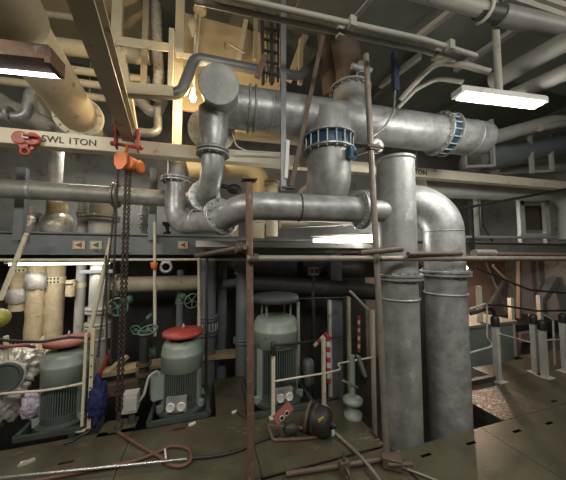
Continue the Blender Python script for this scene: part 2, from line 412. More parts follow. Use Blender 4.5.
# ================================================================== RUNWAY BEAM with lettering
BY = 2.75; BZ0, BZ1 = 2.612, 2.915
t = thing('runway_beam', 'long cream lifting beam lettered SWL 1TON above the pumps', 'beam')
bm_ = MB().bar((XL, BY, BZ0), (XR, BY, BZ1), .012, .13); bm_.bar((XL, BY, BZ0 - .06), (XR, BY, BZ1 - .06), .11, .014); bm_.bar((XL, BY, BZ0 + .06), (XR, BY, BZ1 + .06), .11, .014)
# face plate flush with the flange tips, so the beam reads as a flat-faced box section
bm_.bar((XL, BY - .055, BZ0), (XR, BY - .055, BZ1), .008, .125)
bm_.build('beam', 'cream_light', t)
dv = V((XR - XL, 0, BZ1 - BZ0)).normalized()
def beam_pt(px): 
    p = qx(px, BY - .06); p.z = BZ0 + (BZ1 - BZ0) * (p.x - XL) / (XR - XL); return p
p = beam_pt(34.5); text_mb('SWL 1TON', .084, p - UZ * .03 - UY * .004, dv, UZ).build('lettering', 'letter', t)
p = beam_pt(430); text_mb('SWL 1TON', .10, p - UZ * .037 - UY * .004 - dv * .50, dv, UZ).build('lettering', 'letter', t)
# ================================================================== LARGE VERTICAL PIPES A and B
A = V((1.80, 2.03, 0)); AR = .178
B = V((2.43, 2.06, 0)); BR = .192
t = thing('standpipe', 'tall grey steel standpipe with flat closed top behind leaning scaffold pole', 'pipe')
MB().lathe([(AR, -.6), (AR, 1.47), (AR, 2.56), (AR * 1.0, 2.60)], A, UZ, 40).build('barrel', 'galv_dull', t)
MB().lathe([(AR * .9, 2.57), (AR * 1.05, 2.575), (AR * 1.05, 2.605), (AR * .9, 2.615)], A, UZ, 40).build('top_plate', 'galv', t)
fl = MB().flange(A + UZ * 1.455, UZ, AR * 1.24, .026, 16); fl.flange(A + UZ * 1.423, UZ, AR * 1.24, .026, 16); fl.build('flange', 'galv', t)
MB().ring(A + UZ * 1.235, UZ, AR + .007, .009, 40, 8).build('wire_hoop', 'galv_light', t)
st = MB().cyl(A + V((-AR * .5, 0, 2.075)), A + V((-AR - .17, .0, 2.075)), .105, n=28); st.build('side_branch', 'galv_dull', t)

t = thing('gooseneck_pipe', 'tall grey pipe bending over at the top beside the closed standpipe', 'pipe')
dB = V((-.72, .70, 0)).normalized(); zt = 2.26
path = fillet([B + UZ * -.6, B + UZ * 1.0, B + UZ * zt, B + UZ * zt + dB * 1.05], [.01, .37], 14)
MB().tube(path, BR, 40).build('barrel', 'galv', t)
MB().ring(B + UZ * 1.90, UZ, BR, .005, 40, 6).build('weld_seam', 'galv_dull', t)
fl = MB().flange(B + UZ * 1.475, UZ, BR * 1.25, .026, 16); fl.flange(B + UZ * 1.443, UZ, BR * 1.25, .026, 16); fl.build('flange', 'galv', t)
MB().ring(B + UZ * 1.25, UZ, BR + .007, .009, 40, 8).build('wire_hoop', 'galv_light', t)
fl = MB().flange(B + UZ * zt + dB * 1.05, dB, BR * 1.28, .03, 16); fl.build('end_flange', 'galv_light', t)

# ================================================================== S-SHAPED PIPE joining the standpipe
t = thing('offset_pipe', 'silver S shaped pipe dipping low then running into the closed standpipe', 'pipe')
SZ = 2.075; sr = .122
p_start = A + V((-AR - .19, 0, SZ))
pL = qx(246, 2.12, SZ); pl2 = q(215, 222, Y=2.55); pl3 = q(188, 222, Y=2.80); pv = q(177, 222, Y=2.92); pu = q(176, 179, Y=2.92)
pv.x = pu.x; pv.y = pu.y
dd = (pL - p_start).normalized()
path = fillet([p_start, pL, pl2 + V((.03, -.05, 0)), pl3, V((pu.x, pu.y, pl3.z)), pu + UZ * .0], [.30, .30, .3, .16], 10)
path = fillet([p_start, pL, pl2, V((pu.x, pu.y, pl2.z)), pu], [.32, .26, .2], 12)
nn_ = len(path); MB().tube(path, [sr * (1 - .16 * max(0, (i / (nn_ - 1) - .35)) / .65) for i in range(nn_)], 32).build('barrel', 'galv', t)
f1 = MB().flange(p_start + dd * .02, dd, sr * 1.48, .024, 14, sr * 1.27, .012); f1.flange(p_start + dd * .05, dd, sr * 1.48, .024, 14, sr * 1.27, .012); f1.build('flange', 'galv_light', t)
pm = q(221, 217, Y=2.47); dm = (pl2 - pL).normalized()
f1 = MB().flange(pm, dm, sr * 1.5, .022, 12, sr * 1.28, .013); f1.flange(pm - dm * .028, dm, sr * 1.5, .022, 12, sr * 1.28, .013); f1.build('flange', 'galv', t)
MB().ring(pL.lerp(p_start, .42), dd, sr, .007, 32, 6).build('pipe_clamp', 'dark_steel', t)
pc = q(197, 221, Y=2.73); MB().ring(pc, (V((pu.x, pu.y, pl2.z)) - pl2), sr, .008, 32, 6).build('weld_seam', 'galv_light', t)
f1 = MB().flange(pu, UZ, sr * 1.25, .022, 12, sr * 1.06, .011); f1.flange(pu - UZ * .028, UZ, sr * 1.25, .022, 12, sr * 1.06, .011); f1.build('flange', 'galv', t)
MB().tube(fillet([pu, pu + UZ * .24, pu + V((0, .6, .26))], .18, 6), sr * .72, 24).build('upper_leg', 'galv_dull', t)

# ================================================================== MAIN OVERHEAD HEADER
t = thing('overhead_header', 'big silver overhead header pipe with blank disc end and blue couplings', 'pipe')
hL = q(222, 106, Y=2.42); hR = q(484, 140, Y=2.13); hd = (hR - hL).normalized(); hr = .20
mrs = [hr] * 2
MB().tube([hL - hd * .02, hL.lerp(hR, .5), hR - hd * .06, hR - hd * .015, hR], [hr, hr, hr, hr * .93, hr * .80], 40).build('barrel', 'galv', t)
# cross end: stub towards the aisle with a blank disc
dc = q(219, 85, Y=2.02); sd = (dc - (hL + V((0, 0, 0)))).normalized()
MB().tube([hL, dc], .155, 36).build('stub', 'galv', t)
MB().lathe([(.150, -.01), (.162, -.006), (.162, .012), (.155, .016)], dc, sd, 40, False).build('blank_disc', 'galv_dull', t)
pj = hL + hd * .26
f1 = MB().flange(pj, hd, hr * 1.12, .02, 0); f1.flange(pj + hd * .055, hd, hr * 1.12, .02, 0); f1.build('collar', 'galv_dull', t)
MB().ring(pj + hd * .22, hd, hr, .006, 36, 6).build('weld_seam', 'galv_light', t)
MB().ring(hR - hd * .22, hd, hr, .006, 36, 6).build('weld_seam', 'galv_light', t)
def coupling(parent, c, ax, R, L, n=18):
    """dismantling joint: two bolted flanges, a blue sleeve and tie rods"""
    ax = V(ax).normalized(); u, w, a = frame_of(ax); c = V(c)
    for s_ in (-1, 1):
        MB().flange(c + a * s_ * L / 2, a, R * 1.23, .022, n, R * 1.13, .011).build('coupling_flange', 'galv', parent)
    MB().lathe([(R * 1.02, -L / 2), (R * 1.07, -L * .2), (R * 1.07, L * .2), (R * 1.02, L / 2)], c, a, 36).build('coupling_sleeve', 'blue', parent)
    for k in range(n):
        an = 2 * math.pi * (k + .5) / n; p = c + (u * math.cos(an) + w * math.sin(an)) * R * 1.12
        MB().cyl(p - a * L / 2, p + a * L / 2, .0085, n=8).build('tie_rod', 'galv_light', parent)
kc = q(443, 132, Y=2.17); kc = hL + hd * (kc - hL).dot(hd)
coupling(t, kc, hd, hr, .13)
# branch down with blue coupling, turning away behind the S-shaped pipe
bt = q(325, 110, Y=2.36); bt = hL + hd * (bt - hL).dot(hd); bt = bt + V((0, -.04, 0))
path = fillet([bt + V((0, 0, .02)), V((bt.x, bt.y, 2.25)), V((bt.x - .03, bt.y + .42, 2.25))], [.3], 10)
MB().tube(path, .222, 36).build('down_branch', 'galv_dull', t)
coupling(t, V((bt.x, bt.y, q(327, 146, Y=bt.y).z)), UZ, .222, .145)
# riser to the deckhead
rt = q(346, 96, Y=2.40); rt = hL + hd * (rt - hL).dot(hd)
MB().cyl(rt, rt + UZ * .36, .18, n=32).build('riser', 'galv_dull', t)
MB().tube(fillet([rt + UZ * .36, rt + UZ * .6, rt + V((-.12, .12, 1.7))], .2, 6), .15, 28).build('upper_riser', 'brown_steel', t)
pe = rt + UZ * .36; MB().flange(pe, UZ, .225, .022, 16).build('riser_flange', 'galv_dull', t)
pe = rt + UZ * .36
# valve gear on the riser
v = MB().box(pe + V((.02, -.2, .1)), (.1, .07, .12)); v.cyl(pe + V((-.12, -.23, .08)), pe + V((.1, -.23, .08)), .03, n=12); v.build('valve_gear', 'galv_dull', t)

# ================================================================== vertical dropper with flange, elbow to the back
t = thing('dropper_pipe', 'grey vertical pipe dropping from the header with elbow bending back', 'pipe')
d0 = q(216, 112, Y=2.22); d1 = q(213, 152, Y=2.3); d0.x = d1.x + .02
zc = q(208, 196, Y=2.6).z
path = fillet([V((d1.x, 2.28, d0.z)), V((d1.x, 2.3, zc + .01)), V((d1.x - .16, 3.1, zc))], [.30], 14)
MB().tube(path, .098, 28).build('barrel', 'galv', t)
MB().lathe([(.13, .38), (.128, .16), (.1, .03)], V((d1.x, 2.28, d1.z)), UZ, 28).build('reducer', 'galv', t)
f1 = MB().flange(V((d1.x, 2.285, d1.z)), UZ, .145, .022, 12); f1.flange(V((d1.x, 2.287, d1.z - .03)), UZ, .145, .022, 12); f1.build('flange', 'galv_dull', t)
ef = path[-2].lerp(path[-1], .12); ed = (path[-1] - path[-2]).normalized()
f1 = MB().flange(ef, ed, .16, .03, 12, .135, .012); f1.build('flange', 'galv_light', t)

# big pale blank flange behind the dropper
t = thing('blank_flange', 'pale round bolted flange on a cream pipe behind the dropper pipe', 'flange')
c = q(212, 130, Y=2.60); MB().flange(c, UY, .235, .03, 16, .205, .013).build('flange', 'cream_light', t)
MB().cyl(c + UZ * .07, c + V((0, .8, .07)), .10, n=24).build('barrel', 'cream', t)

# ================================================================== horizontal grey pipe at the left
t = thing('horizontal_pipe', 'long grey horizontal pipe with bolted flange under the lifting beam', 'pipe')
hz = q(60, 192, Y=3.3).z; xa, xb = -3.9, qx(203, 3.3).x
MB().cyl((xa, 3.3, hz), (xb, 3.3, hz), .098, n=28).build('barrel', 'galv_dull', t)
fx = qx(112, 3.3).x
f1 = MB().flange((fx, 3.3, hz), UX, .145, .024, 14); f1.flange((fx + .032, 3.3, hz), UX, .145, .024, 14); f1.build('flange', 'grey_pipe', t)
fx = qx(28, 3.3).x; MB().lathe([(.105, -.012), (.105, .012)], (fx, 3.3, hz), UX, 28).build('collar', 'galv', t)
# ================================================================== VERTICAL PUMP MOTORS
def motor(base, R, zc0, zc1, cap, label, gland=None, term=None):
    """vertical finned motor: base z at floor, cowl from zc0 to zc1"""
    t = thing('pump_motor', label, 'motor', 'vertical pump motors in a row'); bx, by, bz = base; o = V(base)
    zf = bz + .10
    fr = MB(); s = R * 1.28
    for (a, b_) in (((-s, -s), (s, -s)), ((s, -s), (s, s)), ((s, s), (-s, s)), ((-s, s), (-s, -s))):
        fr.bar(o + V((a[0], a[1], .02)), o + V((b_[0], b_[1], .02)), .035, .04)
    fr.build('base_frame', 'motor_dark', t)
    MB().lathe([(R * 1.16, .0), (R * 1.16, .03), (R * .98, .05), (R * .92, .12)], o, UZ, 32, False).build('foot_ring', 'motor_dark', t)
    MB().lathe([(R * .80, .03), (R * .80, zc0 - bz + .02)], o, UZ, 32).build('stator_core', 'motor_dark', t)
    nf = 60; fin = MB(); h = zc0 - zf
    for k in range(nf):
        an = 2 * math.pi * k / nf; d = V((math.cos(an), math.sin(an), 0))
        fin.box(o + d * R * .87 + UZ * (.10 + h / 2), (R * .2, .0065, h), d, d.cross(UZ), UZ)
    fin.build('cooling_fins', 'fin_green', t)
    for an0 in (-30, 30, 150, 210):            # plain corner pillars between the finned faces
        pm = MB(); n = 5
        for k in range(n):
            an = math.radians(an0 - 9 + 18 * (k + .5) / n); d = V((math.cos(an), math.sin(an), 0))
            pm.box(o + d * R * .93 + UZ * (.06 + (h + .05) / 2), (R * .12, R * .075, h + .05), d, d.cross(UZ), UZ)
        pm.build('side_pillar', 'motor_green', t)
        d = V((math.cos(math.radians(an0)), math.sin(math.radians(an0)), 0))
        MB().box(o + d * R * 1.05 + UZ * .06, (R * .3, .05, .06), d, d.cross(UZ), UZ).build('foot_lug', 'motor_green', t)
    H = zc1 - zc0; zz = zc0 - bz
    MB().lathe([(R * .90, zz - .01), (R * 1.0, zz), (R * 1.0, zz + H * .50), (R * 1.015, zz + H * .52), (R * 1.015, zz + H * .58), (R * .99, zz + H * .60), (R * .96, zz + H * .80), (R * .86, zz + H * .94), (R * .62, zz + H)], o, UZ, 40).build('cowl', 'motor_green', t)
    top = zc1 - bz
    if cap == 'canopy':
        for an in (40, 140, 220, 320):
            d = V((math.cos(math.radians(an)), math.sin(math.radians(an)), 0)) * R * .7
            MB().cyl(o + d + UZ * (top - .05), o + d + UZ * (top + .17), .012, n=8).build('canopy_post', 'motor_green', t)
        MB().lathe([(R * .9, top + .165), (R * 1.04, top + .17), (R * 1.04, top + .215), (R * .98, top + .24), (R * .5, top + .255)], o, UZ, 36).build('canopy', 'motor_dark', t)
    else:
        MB().cyl(o + UZ * (top - .01), o + UZ * (top + .06), R * .45, n=20).build('neck', 'motor_dark', t)
        c = MB().lathe([(R * .86, top + .045), (R * .99, top + .052), (R * 1.0, top + .075), (R * .96, top + .088), (R * .6, top + .105), (R * .1, top + .115)], o, UZ, 36).build('cap', cap, t)
        MB().ring(o + UZ * (top + .135), (1, .3, 0), .025, .008, 14, 6).build('lifting_eye', 'galv', c)
    if gland:                                   # connection box with two pale cable glands
        d = V((math.sin(gland), -math.cos(gland), 0)); sx = d.cross(UZ)
        c = o + d * (R * 1.02) + UZ * .135
        g = MB().box(c, (.05, .19, .14), d, sx, UZ);  gb = g.build('gland_box', 'galv', t)
        for s_ in (-1, 1):
            cc = c + sx * s_ * .05 + d * .03 - UZ * .01
            MB().lathe([(.044, 0), (.044, .012), (.034, .02), (.03, .012)], cc, d, 18).build('gland', 'white_cap', gb)
    if term:
        d = V((math.cos(term), math.sin(term), 0)); c = o + d * (R * 1.12) + UZ * .27
        g = MB().box(c, (.11, .16, .22), d, d.cross(UZ), UZ); tb = g.build('terminal_box', 'motor_green', t)
        g = MB().box(c + d * .06, (.015, .14, .19), d, d.cross(UZ), UZ); g.build('lid', 'motor_green', tb)
    return t
P1 = qx(73, 3.10, .03); P2 = qx(185, 3.0, .03); P3 = qx(276, 2.90, .03)
motor(P1, .196, .42, .72, 'red_dull', 'green vertical motor with faded red cap beside the crumpled wrapping')
motor(P2, .212, .44, .735, 'red', 'green vertical motor with bright red cap and side terminal box', gland=-.13, term=math.radians(195))
motor(P3, .262, .62, .94, 'canopy', 'tall green vertical motor with raised dark canopy behind white rail', gland=.05)
# capacitor-like silver cover hanging at the side of the tall motor
t = thing('side_cover', 'rounded grey metal cover on the side of the tall motor', 'cover')
c = q(308, 372, Y=2.93); MB().lathe([(.03, -.16), (.07, -.14), (.075, .1), (.06, .15), (.02, .16)], c, UZ, 18).build('shell', 'grey_paint', t)
MB().cyl(c + V((-.10, 0, .05)), c + V((-.05, 0, .05)), .02, n=10).build('bracket', 'dark_steel', t)

# pale starter box left of the red capped motor, on its pipe stand
t = thing('starter_box', 'small pale grey finned box on a bracket left of the red capped motor', 'box')
c = q(131, 401, Y=2.86)
g = MB().box(c, (.13, .12, .17)); [g.box(c + V((-.068, 0, -.06 + .03 * k)), (.01, .12, .012)) for k in range(5)]; g.build('body', 'pale_paint', t)
MB().box(c + V((.02, -.065, 0)), (.09, .012, .12)).build('lid', 'pale_paint', t)
MB().cyl(V((c.x + .02, c.y, .02)), c - UZ * .08, .03, n=12).build('stand', 'motor_dark', t)
t = thing('motor_cable', 'pale looped cable from starter box up to the terminal box', 'cable')
pts = fillet([c + V((.07, 0, -.02)), c + V((.12, -.03, .06)), c + V((.15, 0, .22)), c + V((.24, .08, .24)), c + V((.22, .05, -.05))], .06, 6); MB().tube(pts, .013, 8).build('cable', 'pale_paint', t)

# ================================================================== CHAIN HOIST
t = thing('monorail_beam', 'dark olive overhead I beam carrying the chain hoist trolley', 'beam')
e = q(129, 134, Y=2.60); n0 = q(84, -6, Z=e.z)
MB().ibeam(e, n0 + (n0 - e) * .6, .105, .15, .014).build('beam', 'cream_dark', t)
dm = (n0 - e).normalized(); sm = dm.cross(UZ).normalized()
t = thing('hoist_trolley', 'dark red beam trolley clamped on the olive overhead beam', 'trolley')
tc = e + dm * .08 - UZ * .09
for s_ in (-1, 1):
    MB().box(tc + sm * s_ * .085, (.13, .014, .17), dm, sm, UZ).build('side_plate', 'red', t)
    for k in (-1, 1): MB().cyl(tc + sm * s_ * .095 + dm * k * .04 + UZ * .075, tc + sm * s_ * .06 + dm * k * .04 + UZ * .075, .024, n=14).build('wheel', 'red', t)
    MB().sphere(tc + sm * s_ * .11 - UZ * .055, .022, 12, 8).build('nut', 'red', t)
MB().cyl(tc - sm * .11 - UZ * .055, tc + sm * .11 - UZ * .055, .014, n=10).build('crossbar', 'red', t)
hc = q(130, 178 - 14, Y=2.55)
t = thing('chain_hoist', 'orange manual chain hoist hanging over the gap between two pumps', 'hoist')
hb = V((tc.x, tc.y, tc.z - .185))
hx = MB().ring(hb + UZ * .105, sm, .032, .010, 18, 6); hx.cyl(hb + UZ * .03, hb + UZ * .08, .012, n=8); hx.build('top_hook', 'orange', t)
s3 = V((.94, -.34, 0)).normalized(); s4 = s3.cross(UZ)
pl = MB().prism([(-.062, .042), (-.045, .06), (.03, .06), (.05, .03), (.05, -.04), (.01, -.09), (-.03, -.09), (-.062, -.04)], hb + s4 * .055 - UZ * .02, s3, UZ, .018); pl.build('cover_plate', 'orange', t)
MB().lathe([(.052, -.045), (.064, -.035), (.064, .035), (.052, .045)], hb + V((.03, 0, -.035)), s4, 20).build('gear_case', 'orange', t)
MB().lathe([(.045, .0), (.064, .008), (.064, .032), (.045, .04)], hb + V((.06, 0, -.045)) - s4 * .05, s3, 20).build('hand_wheel_guard', 'orange', t)
for k, (dx, dy, zb, li) in enumerate(((.0, .0, .32, .028), (.028, .01, .32, .028), (-.055, -.03, .75, .020), (-.07, .04, .78, .020))):
    zz = zb
    MB_ = chain_mb((hb.x + dx, hb.y + dy, hb.z - .1), (hb.x + dx + (-.10 if k == 3 else 0), hb.y + dy, zz), li, .0062 if k < 2 else .004); MB_.build('load_chain' if k < 2 else 'hand_chain', 'chain_steel', t)
hk = V((hb.x + .014, hb.y, .31)); g = MB().cyl(hk, hk - UZ * .05, .02, n=12); g.tube([hk + V((.03 * math.sin(a_), 0, -.09 + .035 * math.cos(a_))) for a_ in [i * .5 for i in range(10)]], .011, 8); g.build('bottom_hook', 'dark_steel', t)

# red beam clamp on the lifting beam
t = thing('beam_clamp', 'red beam clamp gripping the lifting beam before the lettering', 'clamp')
c = q(27, 143, Y=BY - .08)
for s_ in (-1, 1):
    MB().lathe([(.05, -.012), (.058, -.006), (.058, .006), (.05, .012)], c + V((.042 * s_, -.012, .035)), UY, 20, False).build('lobe', 'red', t)
    MB().prism([(-.02, .06), (-.07, .04), (-.085, .015), (-.03, -.06), (.01, -.06), (.02, .04)] if s_ < 0 else [(.02, .06), (-.02, .04), (-.01, -.06), (.03, -.06), (.085, .015), (.07, .04)], c + V((0, -.012 if s_ < 0 else .004, 0)), UX, UZ, -.022 if s_ < 0 else -.02).build('jaw', 'red', t)
MB().cyl(c + V((.0, -.05, .05)), c + V((.085, -.05, .05)), .012, n=8).build('screw', 'red', t)
MB().box(c + V((.01, -.042, .045)), (.045, .012, .04)).build('tag', 'hazard_white', t)
MB().ring(c + V((0, -.02, -.08)), UY, .03, .011, 16, 6).build('shackle', 'red', t)

# ================================================================== SCAFFOLD TUBES
def scaff(name, a, b, r, m, label, parts=()):
    t = thing(name, label, 'pole'); MB().cyl(a, b, r, n=16).build('tube', m, t); return t
a = q(251, 486, Z=0); tp = q(249, 180, Y=a.y); t = scaff('scaffold_pole', a, tp, .027, 'rust', 'rusty upright scaffold pole with small plate on top')
MB().box(tp, (.11, .11, .01)).build('head_plate', 'rust', t)
MB().box((a.x, a.y, .005), (.15, .15, .01)).build('base_plate', 'rust', t)
a2 = q(387, 462, Z=.0); tp2 = q(366, 55, Y=a2.y + .02); t = scaff('scaffold_pole', a2, tp2, .025, 'pole_steel', 'leaning steel scaffold pole in front of closed standpipe')
cp = a2.lerp(tp2, .42)
hz_ = 1.625; ys = a2.y - .05
pA = V((a.x - .05, a.y - .05, hz_)); pB = V((5.2, ys - .02, hz_ - .02))
t = thing('scaffold_tube', 'long horizontal steel scaffold tube crossing in front of both tall pipes', 'pole')
MB().cyl(pA, pB, .0245, n=16).build('tube', 'pole_steel', t)
pc = pA.lerp(pB, (a2.x - pA.x) / (pB.x - pA.x) - .006)
def coupler(parent, c, ax=UX):
    g = MB().cyl(c - V(ax) * .03, c + V(ax) * .03, .034, n=14); g.box(c + V((0, .03, 0)), (.06, .06, .07)); g.cyl(c + V((0, -.05, .03)), c + V((0, .05, .03)), .008, n=6); g.build('coupler', 'brown_steel', parent)
coupler(t, pc); coupler(t, V((a.x, pA.y, hz_)))
coupler(t, q(449, 258, Y=pc.y))
for (px0, px1, z, lab) in ((268, 402, 1.69, 'short brown scaffold tube lying above the long tube near leaning pole'), (405, 463, 1.69, 'short dark scaffold tube tied above the long tube at the tall pipes')):
    pass
t = thing('scaffold_tube', 'short brown open ended tube tied beside the leaning scaffold pole', 'pole')
MB().cyl(q(360, 253, Y=ys - .05), q(402, 249, Y=ys - .09), .022, n=14).build('tube', 'brown_steel', t)
t = thing('scaffold_tube', 'dark scaffold tube tied across the front of the gooseneck pipe', 'pole')
MB().cyl(q(408, 254, Y=ys + .03), q(461, 253.5, Y=ys + .05), .021, n=14).build('tube', 'brown_steel', t)
t = thing('scaffold_tube', 'long dark scaffold tube running right from the gooseneck pipe', 'pole')
MB().cyl(q(476, 254, Y=ys + .10), q(590, 255, Y=ys + .12), .022, n=14).build('tube', 'brown_steel', t)
MB().cyl(q(474, 253, Y=ys + .09), q(494, 253, Y=ys + .09), .036, n=14).build('sleeve', 'pole_steel', t)
t = thing('scaffold_tube', 'brown scaffold tube sticking out left of the rusty pole', 'pole')
MB().cyl(q(196, 256, Y=2.5), q(245, 247, Y=a.y - .06), .020, n=14).build('tube', 'brown_steel', t)
coupler(t, q(240, 248, Y=a.y - .02), (.95, .2, 0))
# base tube lying on the plates in front of the leaning pole
t = thing('scaffold_tube', 'rusty tube lying on the plates at foot of leaning pole', 'pole')
MB().cyl(q(286, 474, Z=.03), q(384, 459, Z=.03), .018, n=14).build('tube', 'brown_steel', t)
g = MB(); cc = q(392, 461, Z=.05); g.box(cc, (.14, .09, .07), (.8, -.6, 0), (.6, .8, 0)); g.cyl(cc + V((-.05, -.02, 0)), cc + V((.10, -.1, .03)), .016, n=8); g.build('coupler', 'brown_steel', t)
g = MB(); cc = q(344, 468, Z=.05); g.box(cc, (.07, .05, .10)); g.ring(cc + V((0, -.04, -.01)), UX, .035, .010, 14, 6); g.cyl(cc, cc + UZ * .12, .01, n=6); g.build('swivel_clamp', 'brown_steel', t)
# ================================================================== LEFT: overhead pipes and frames
t = thing('overhead_pipe', 'large cream overhead pipe with thick sleeve and bolted end flange', 'pipe')
e = q(80, 118, Y=3.05); s0 = q(0, 2, Z=e.z); dl = (e - s0).normalized(); rr = .168
MB().cyl(s0 - dl * 1.0, e, rr, n=32).build('barrel', 'cream', t)
sl = s0 - dl * -.10; MB().lathe([(rr * 1.02, .02), (rr * 1.1, -.0), (rr * 1.13, -.03), (rr * 1.13, -1.6)], sl, dl, 36).build('sleeve', 'cream_dark', t)
MB().flange(e - dl * .03, dl, rr * 1.3, .035, 14, rr * 1.16, .013).build('flange', 'cream_light', t)
MB().cyl(e, e + dl * .5, rr * .85, n=24).build('tail', 'cream_dark', t)
# secondary cream bend behind it
t = thing('bent_pipe', 'cream pipe bending down behind the large cream overhead pipe', 'pipe')
MB().tube(fillet([q(38, 78, Y=3.4), q(45, 95, Y=3.4), q(66, 122, Y=3.6), q(70, 150, Y=3.7)], .2, 8), .10, 20).build('barrel', 'cream', t)
# left fluorescent with rusty housing
def batten(name, label, a, b, w, h, power, m_body, side=0, glow='tube_glow'):
    t = thing(name, label, 'light'); a, b = V(a), V(b); d = (b - a).normalized(); s_ = d.cross(UZ).normalized()
    MB().bar(a + UZ * h * .5, b + UZ * h * .5, w, h).build('housing', m_body, t)
    off = s_ * w * side
    if side: g = MB().cyl(a + d * .02 + UZ * .005 - off, b - d * .02 + UZ * .005 - off, .017, n=12)
    else: g = MB().bar(a + d * .02 - UZ * .012, b - d * .02 - UZ * .012, w * .82, .03)
    g.build('diffuser', glow, t)
    for p_ in (a, b): MB().box(p_ + UZ * h * .25, (.03, w * 1.06, h * 1.1), d, s_, UZ).build('end_cap', m_body, t)
    c = (a + b) / 2
    l = area(name + '_light', c - UZ * .04, c - UZ * 1.0, ((b - a).length * .9, w * .8), power, COOL)
    l.rotation_euler = (0, 0, math.atan2(d.y, d.x))
    return t
f0 = q(-40, 57, Y=1.80); f1_ = q(55, 67, Y=1.78)
batten('fluorescent_light', 'fluorescent batten with rusty brown housing under the cream overhead pipe', f0, f1_, .13, .085, 9, 'rust', side=.66)
# deckhead cream rails seen between the pipes
for k, (a_, b_) in enumerate((((30, 12, 3.2), (110, 22, 3.2)), ((50, 45, 3.5), (150, 58, 3.5)), ((60, 68, 3.6), (150, 80, 3.6)), ((60, 80, 3.7), (150, 92, 3.7)), ((62, 93, 3.8), (150, 104, 3.8)), ((-20, 78, 3.7), (60, 88, 3.7)))):
    m_ = MB().cyl(q(a_[0], a_[1], Y=a_[2]), q(b_[0], b_[1], Y=b_[2]), (.045 if k else .03) if k != 1 else .09, n=14)
    one('deck_pipe', m_, 'cream' if k != 0 else 'cream_dark', ['thin cream rail high above the cream overhead pipe', 'wide cream pipe behind the cream overhead pipe', 'upper of three thin cream pipes behind the olive beam', 'middle of three thin cream pipes behind the olive beam', 'lowest of three thin cream pipes behind the olive beam', 'cream pipe above the grey bends at the left'][k], 'pipe')
# dark deckhead boxes between them
one('deckhead_panel', MB().bb((-3.0, 2.4, 4.80), (-.75, 4.4, 4.84)), 'ceiling_cream', 'brown deckhead panel above the left hand pipes', 'panel')
# grey bends left
t = thing('bent_pipe', 'silver grey double bend pipe left of cream overhead pipe', 'pipe')
pth = fillet([q(-20, 114, Y=3.2), q(26, 118, Y=3.2), q(30, 92, Y=3.2), q(45, 92, Y=3.35), q(60, 93, Y=3.6)], .09, 8); MB().tube(pth, .048, 18).build('barrel', 'galv', t)
MB().flange(q(10, 115, Y=3.2), UX, .085, .03, 8).build('flange', 'galv', t)
t = thing('lagged_pipe', 'dark foil lagged pipe sloping under the grey double bend', 'pipe')
MB().tube([q(-10, 95, Y=3.75), q(10, 108, Y=3.72), q(45, 124, Y=3.65), q(70, 140, Y=3.6)], .10, 18).build('barrel', 'wrap', t)
t = thing('lagged_pipe', 'foil lagged lump between the grey bend and cream pipe', 'pipe')
MB().tube([q(46, 95, Y=4.0), q(46, 122, Y=4.0), q(54, 132, Y=4.02), q(57, 150, Y=4.15), V((q(57, 150, Y=4.15).x, 4.15, 1.9))], [.11, .13, .10, .08, .08], 18).build('barrel', 'wrap', t)
t = thing('bent_pipe', 'silver bend pipe behind the trolley and olive beam', 'pipe')
MB().tube(fillet([q(116, 105, Y=3.3), q(118, 130, Y=3.3), q(158, 134, Y=3.3), q(158, 110, Y=3.4)], .1, 8), .05, 18).build('barrel', 'galv', t)

# cream support frames left of the dropper
def post(px, y0, y1, Y, w, m, label, name='support_post', d=.06, zb=None):
    a_ = q(px, y0, Y=Y); b_ = q(px, y1, Y=Y); b_.x = a_.x = (a_.x + b_.x) / 2
    if zb is not None: b_.z = zb
    return one(name, MB().box((a_ + b_) / 2, (w, d, abs(a_.z - b_.z))), m, label, 'post')
def rail(px0, py0, px1, py1, Y, w, h, m, label, name='support_rail'):
    a_ = q(px0, py0, Y=Y); b_ = q(px1, py1, Y=Y)
    g = MB().bar(a_, b_, .012, h); g.bar(a_ + V((0, w / 2, h / 2)), b_ + V((0, w / 2, h / 2)), w, .012)
    return one(name, g, m, label, 'rail')
post(117, -20, 88, 3.0, .10, 'cream', 'cream upright post right of the olive beam')
post(179, -20, 150, 3.15, .10, 'cream', 'tall cream column left of the dropper pipe')
post(145, -20, 98, 3.3, .06, 'cream_dark', 'thin cream upright between two cream posts')
rail(103, 39, 172, 48, 2.95, .08, .10, 'cream', 'upper cream angle rail crossing the cream posts')
post(171, 30, 96, 2.85, .05, 'cream', 'thin cream post at the right end of cream angle rails')
rail(118, 87, 173, 91, 2.58, .09, .10, 'cream', 'lower cream angle rail right of the olive beam')
rail(176, 55, 212, 59, 3.0, .06, .06, 'cream_light', 'short cream angle bracket behind the curved grey pipe')
t = thing('diagonal_brace', 'cream diagonal brace running down behind the olive beam', 'brace')
MB().bar(q(122, 55, Y=2.9), q(134, 130, Y=2.9), .07, .07).build('bar', 'cream', t)
t = thing('lagged_pipe', 'foil lagged vertical pipe between the cream posts', 'pipe')
MB().tube([q(155, -10, Y=3.4), q(157, 40, Y=3.4), q(159, 75, Y=3.4), q(156, 100, Y=3.45)], .065, 16).build('barrel', 'foil', t)
t = thing('lagged_pipe', 'dark lagged pipe curling beneath the lower cream angle rail', 'pipe')
MB().tube(fillet([q(135, 78, Y=3.75), q(140, 100, Y=3.7), q(155, 118, Y=3.6), q(163, 100, Y=3.7)], .12, 8), .07, 16).build('barrel', 'wrap', t)
t = thing('curved_pipe', 'grey pipe stepping up behind the blank disc of the header', 'pipe')
MB().tube(fillet([q(125, 92, Y=2.66), q(181, 94, Y=2.66), q(195, 58, Y=2.66), q(258, 70, Y=2.72), q(300, 76, Y=2.85), q(320, 55, Y=2.95)], [.14, .12, .1, .15, .1], 8), .056, 18).build('barrel', 'grey_pipe', t)

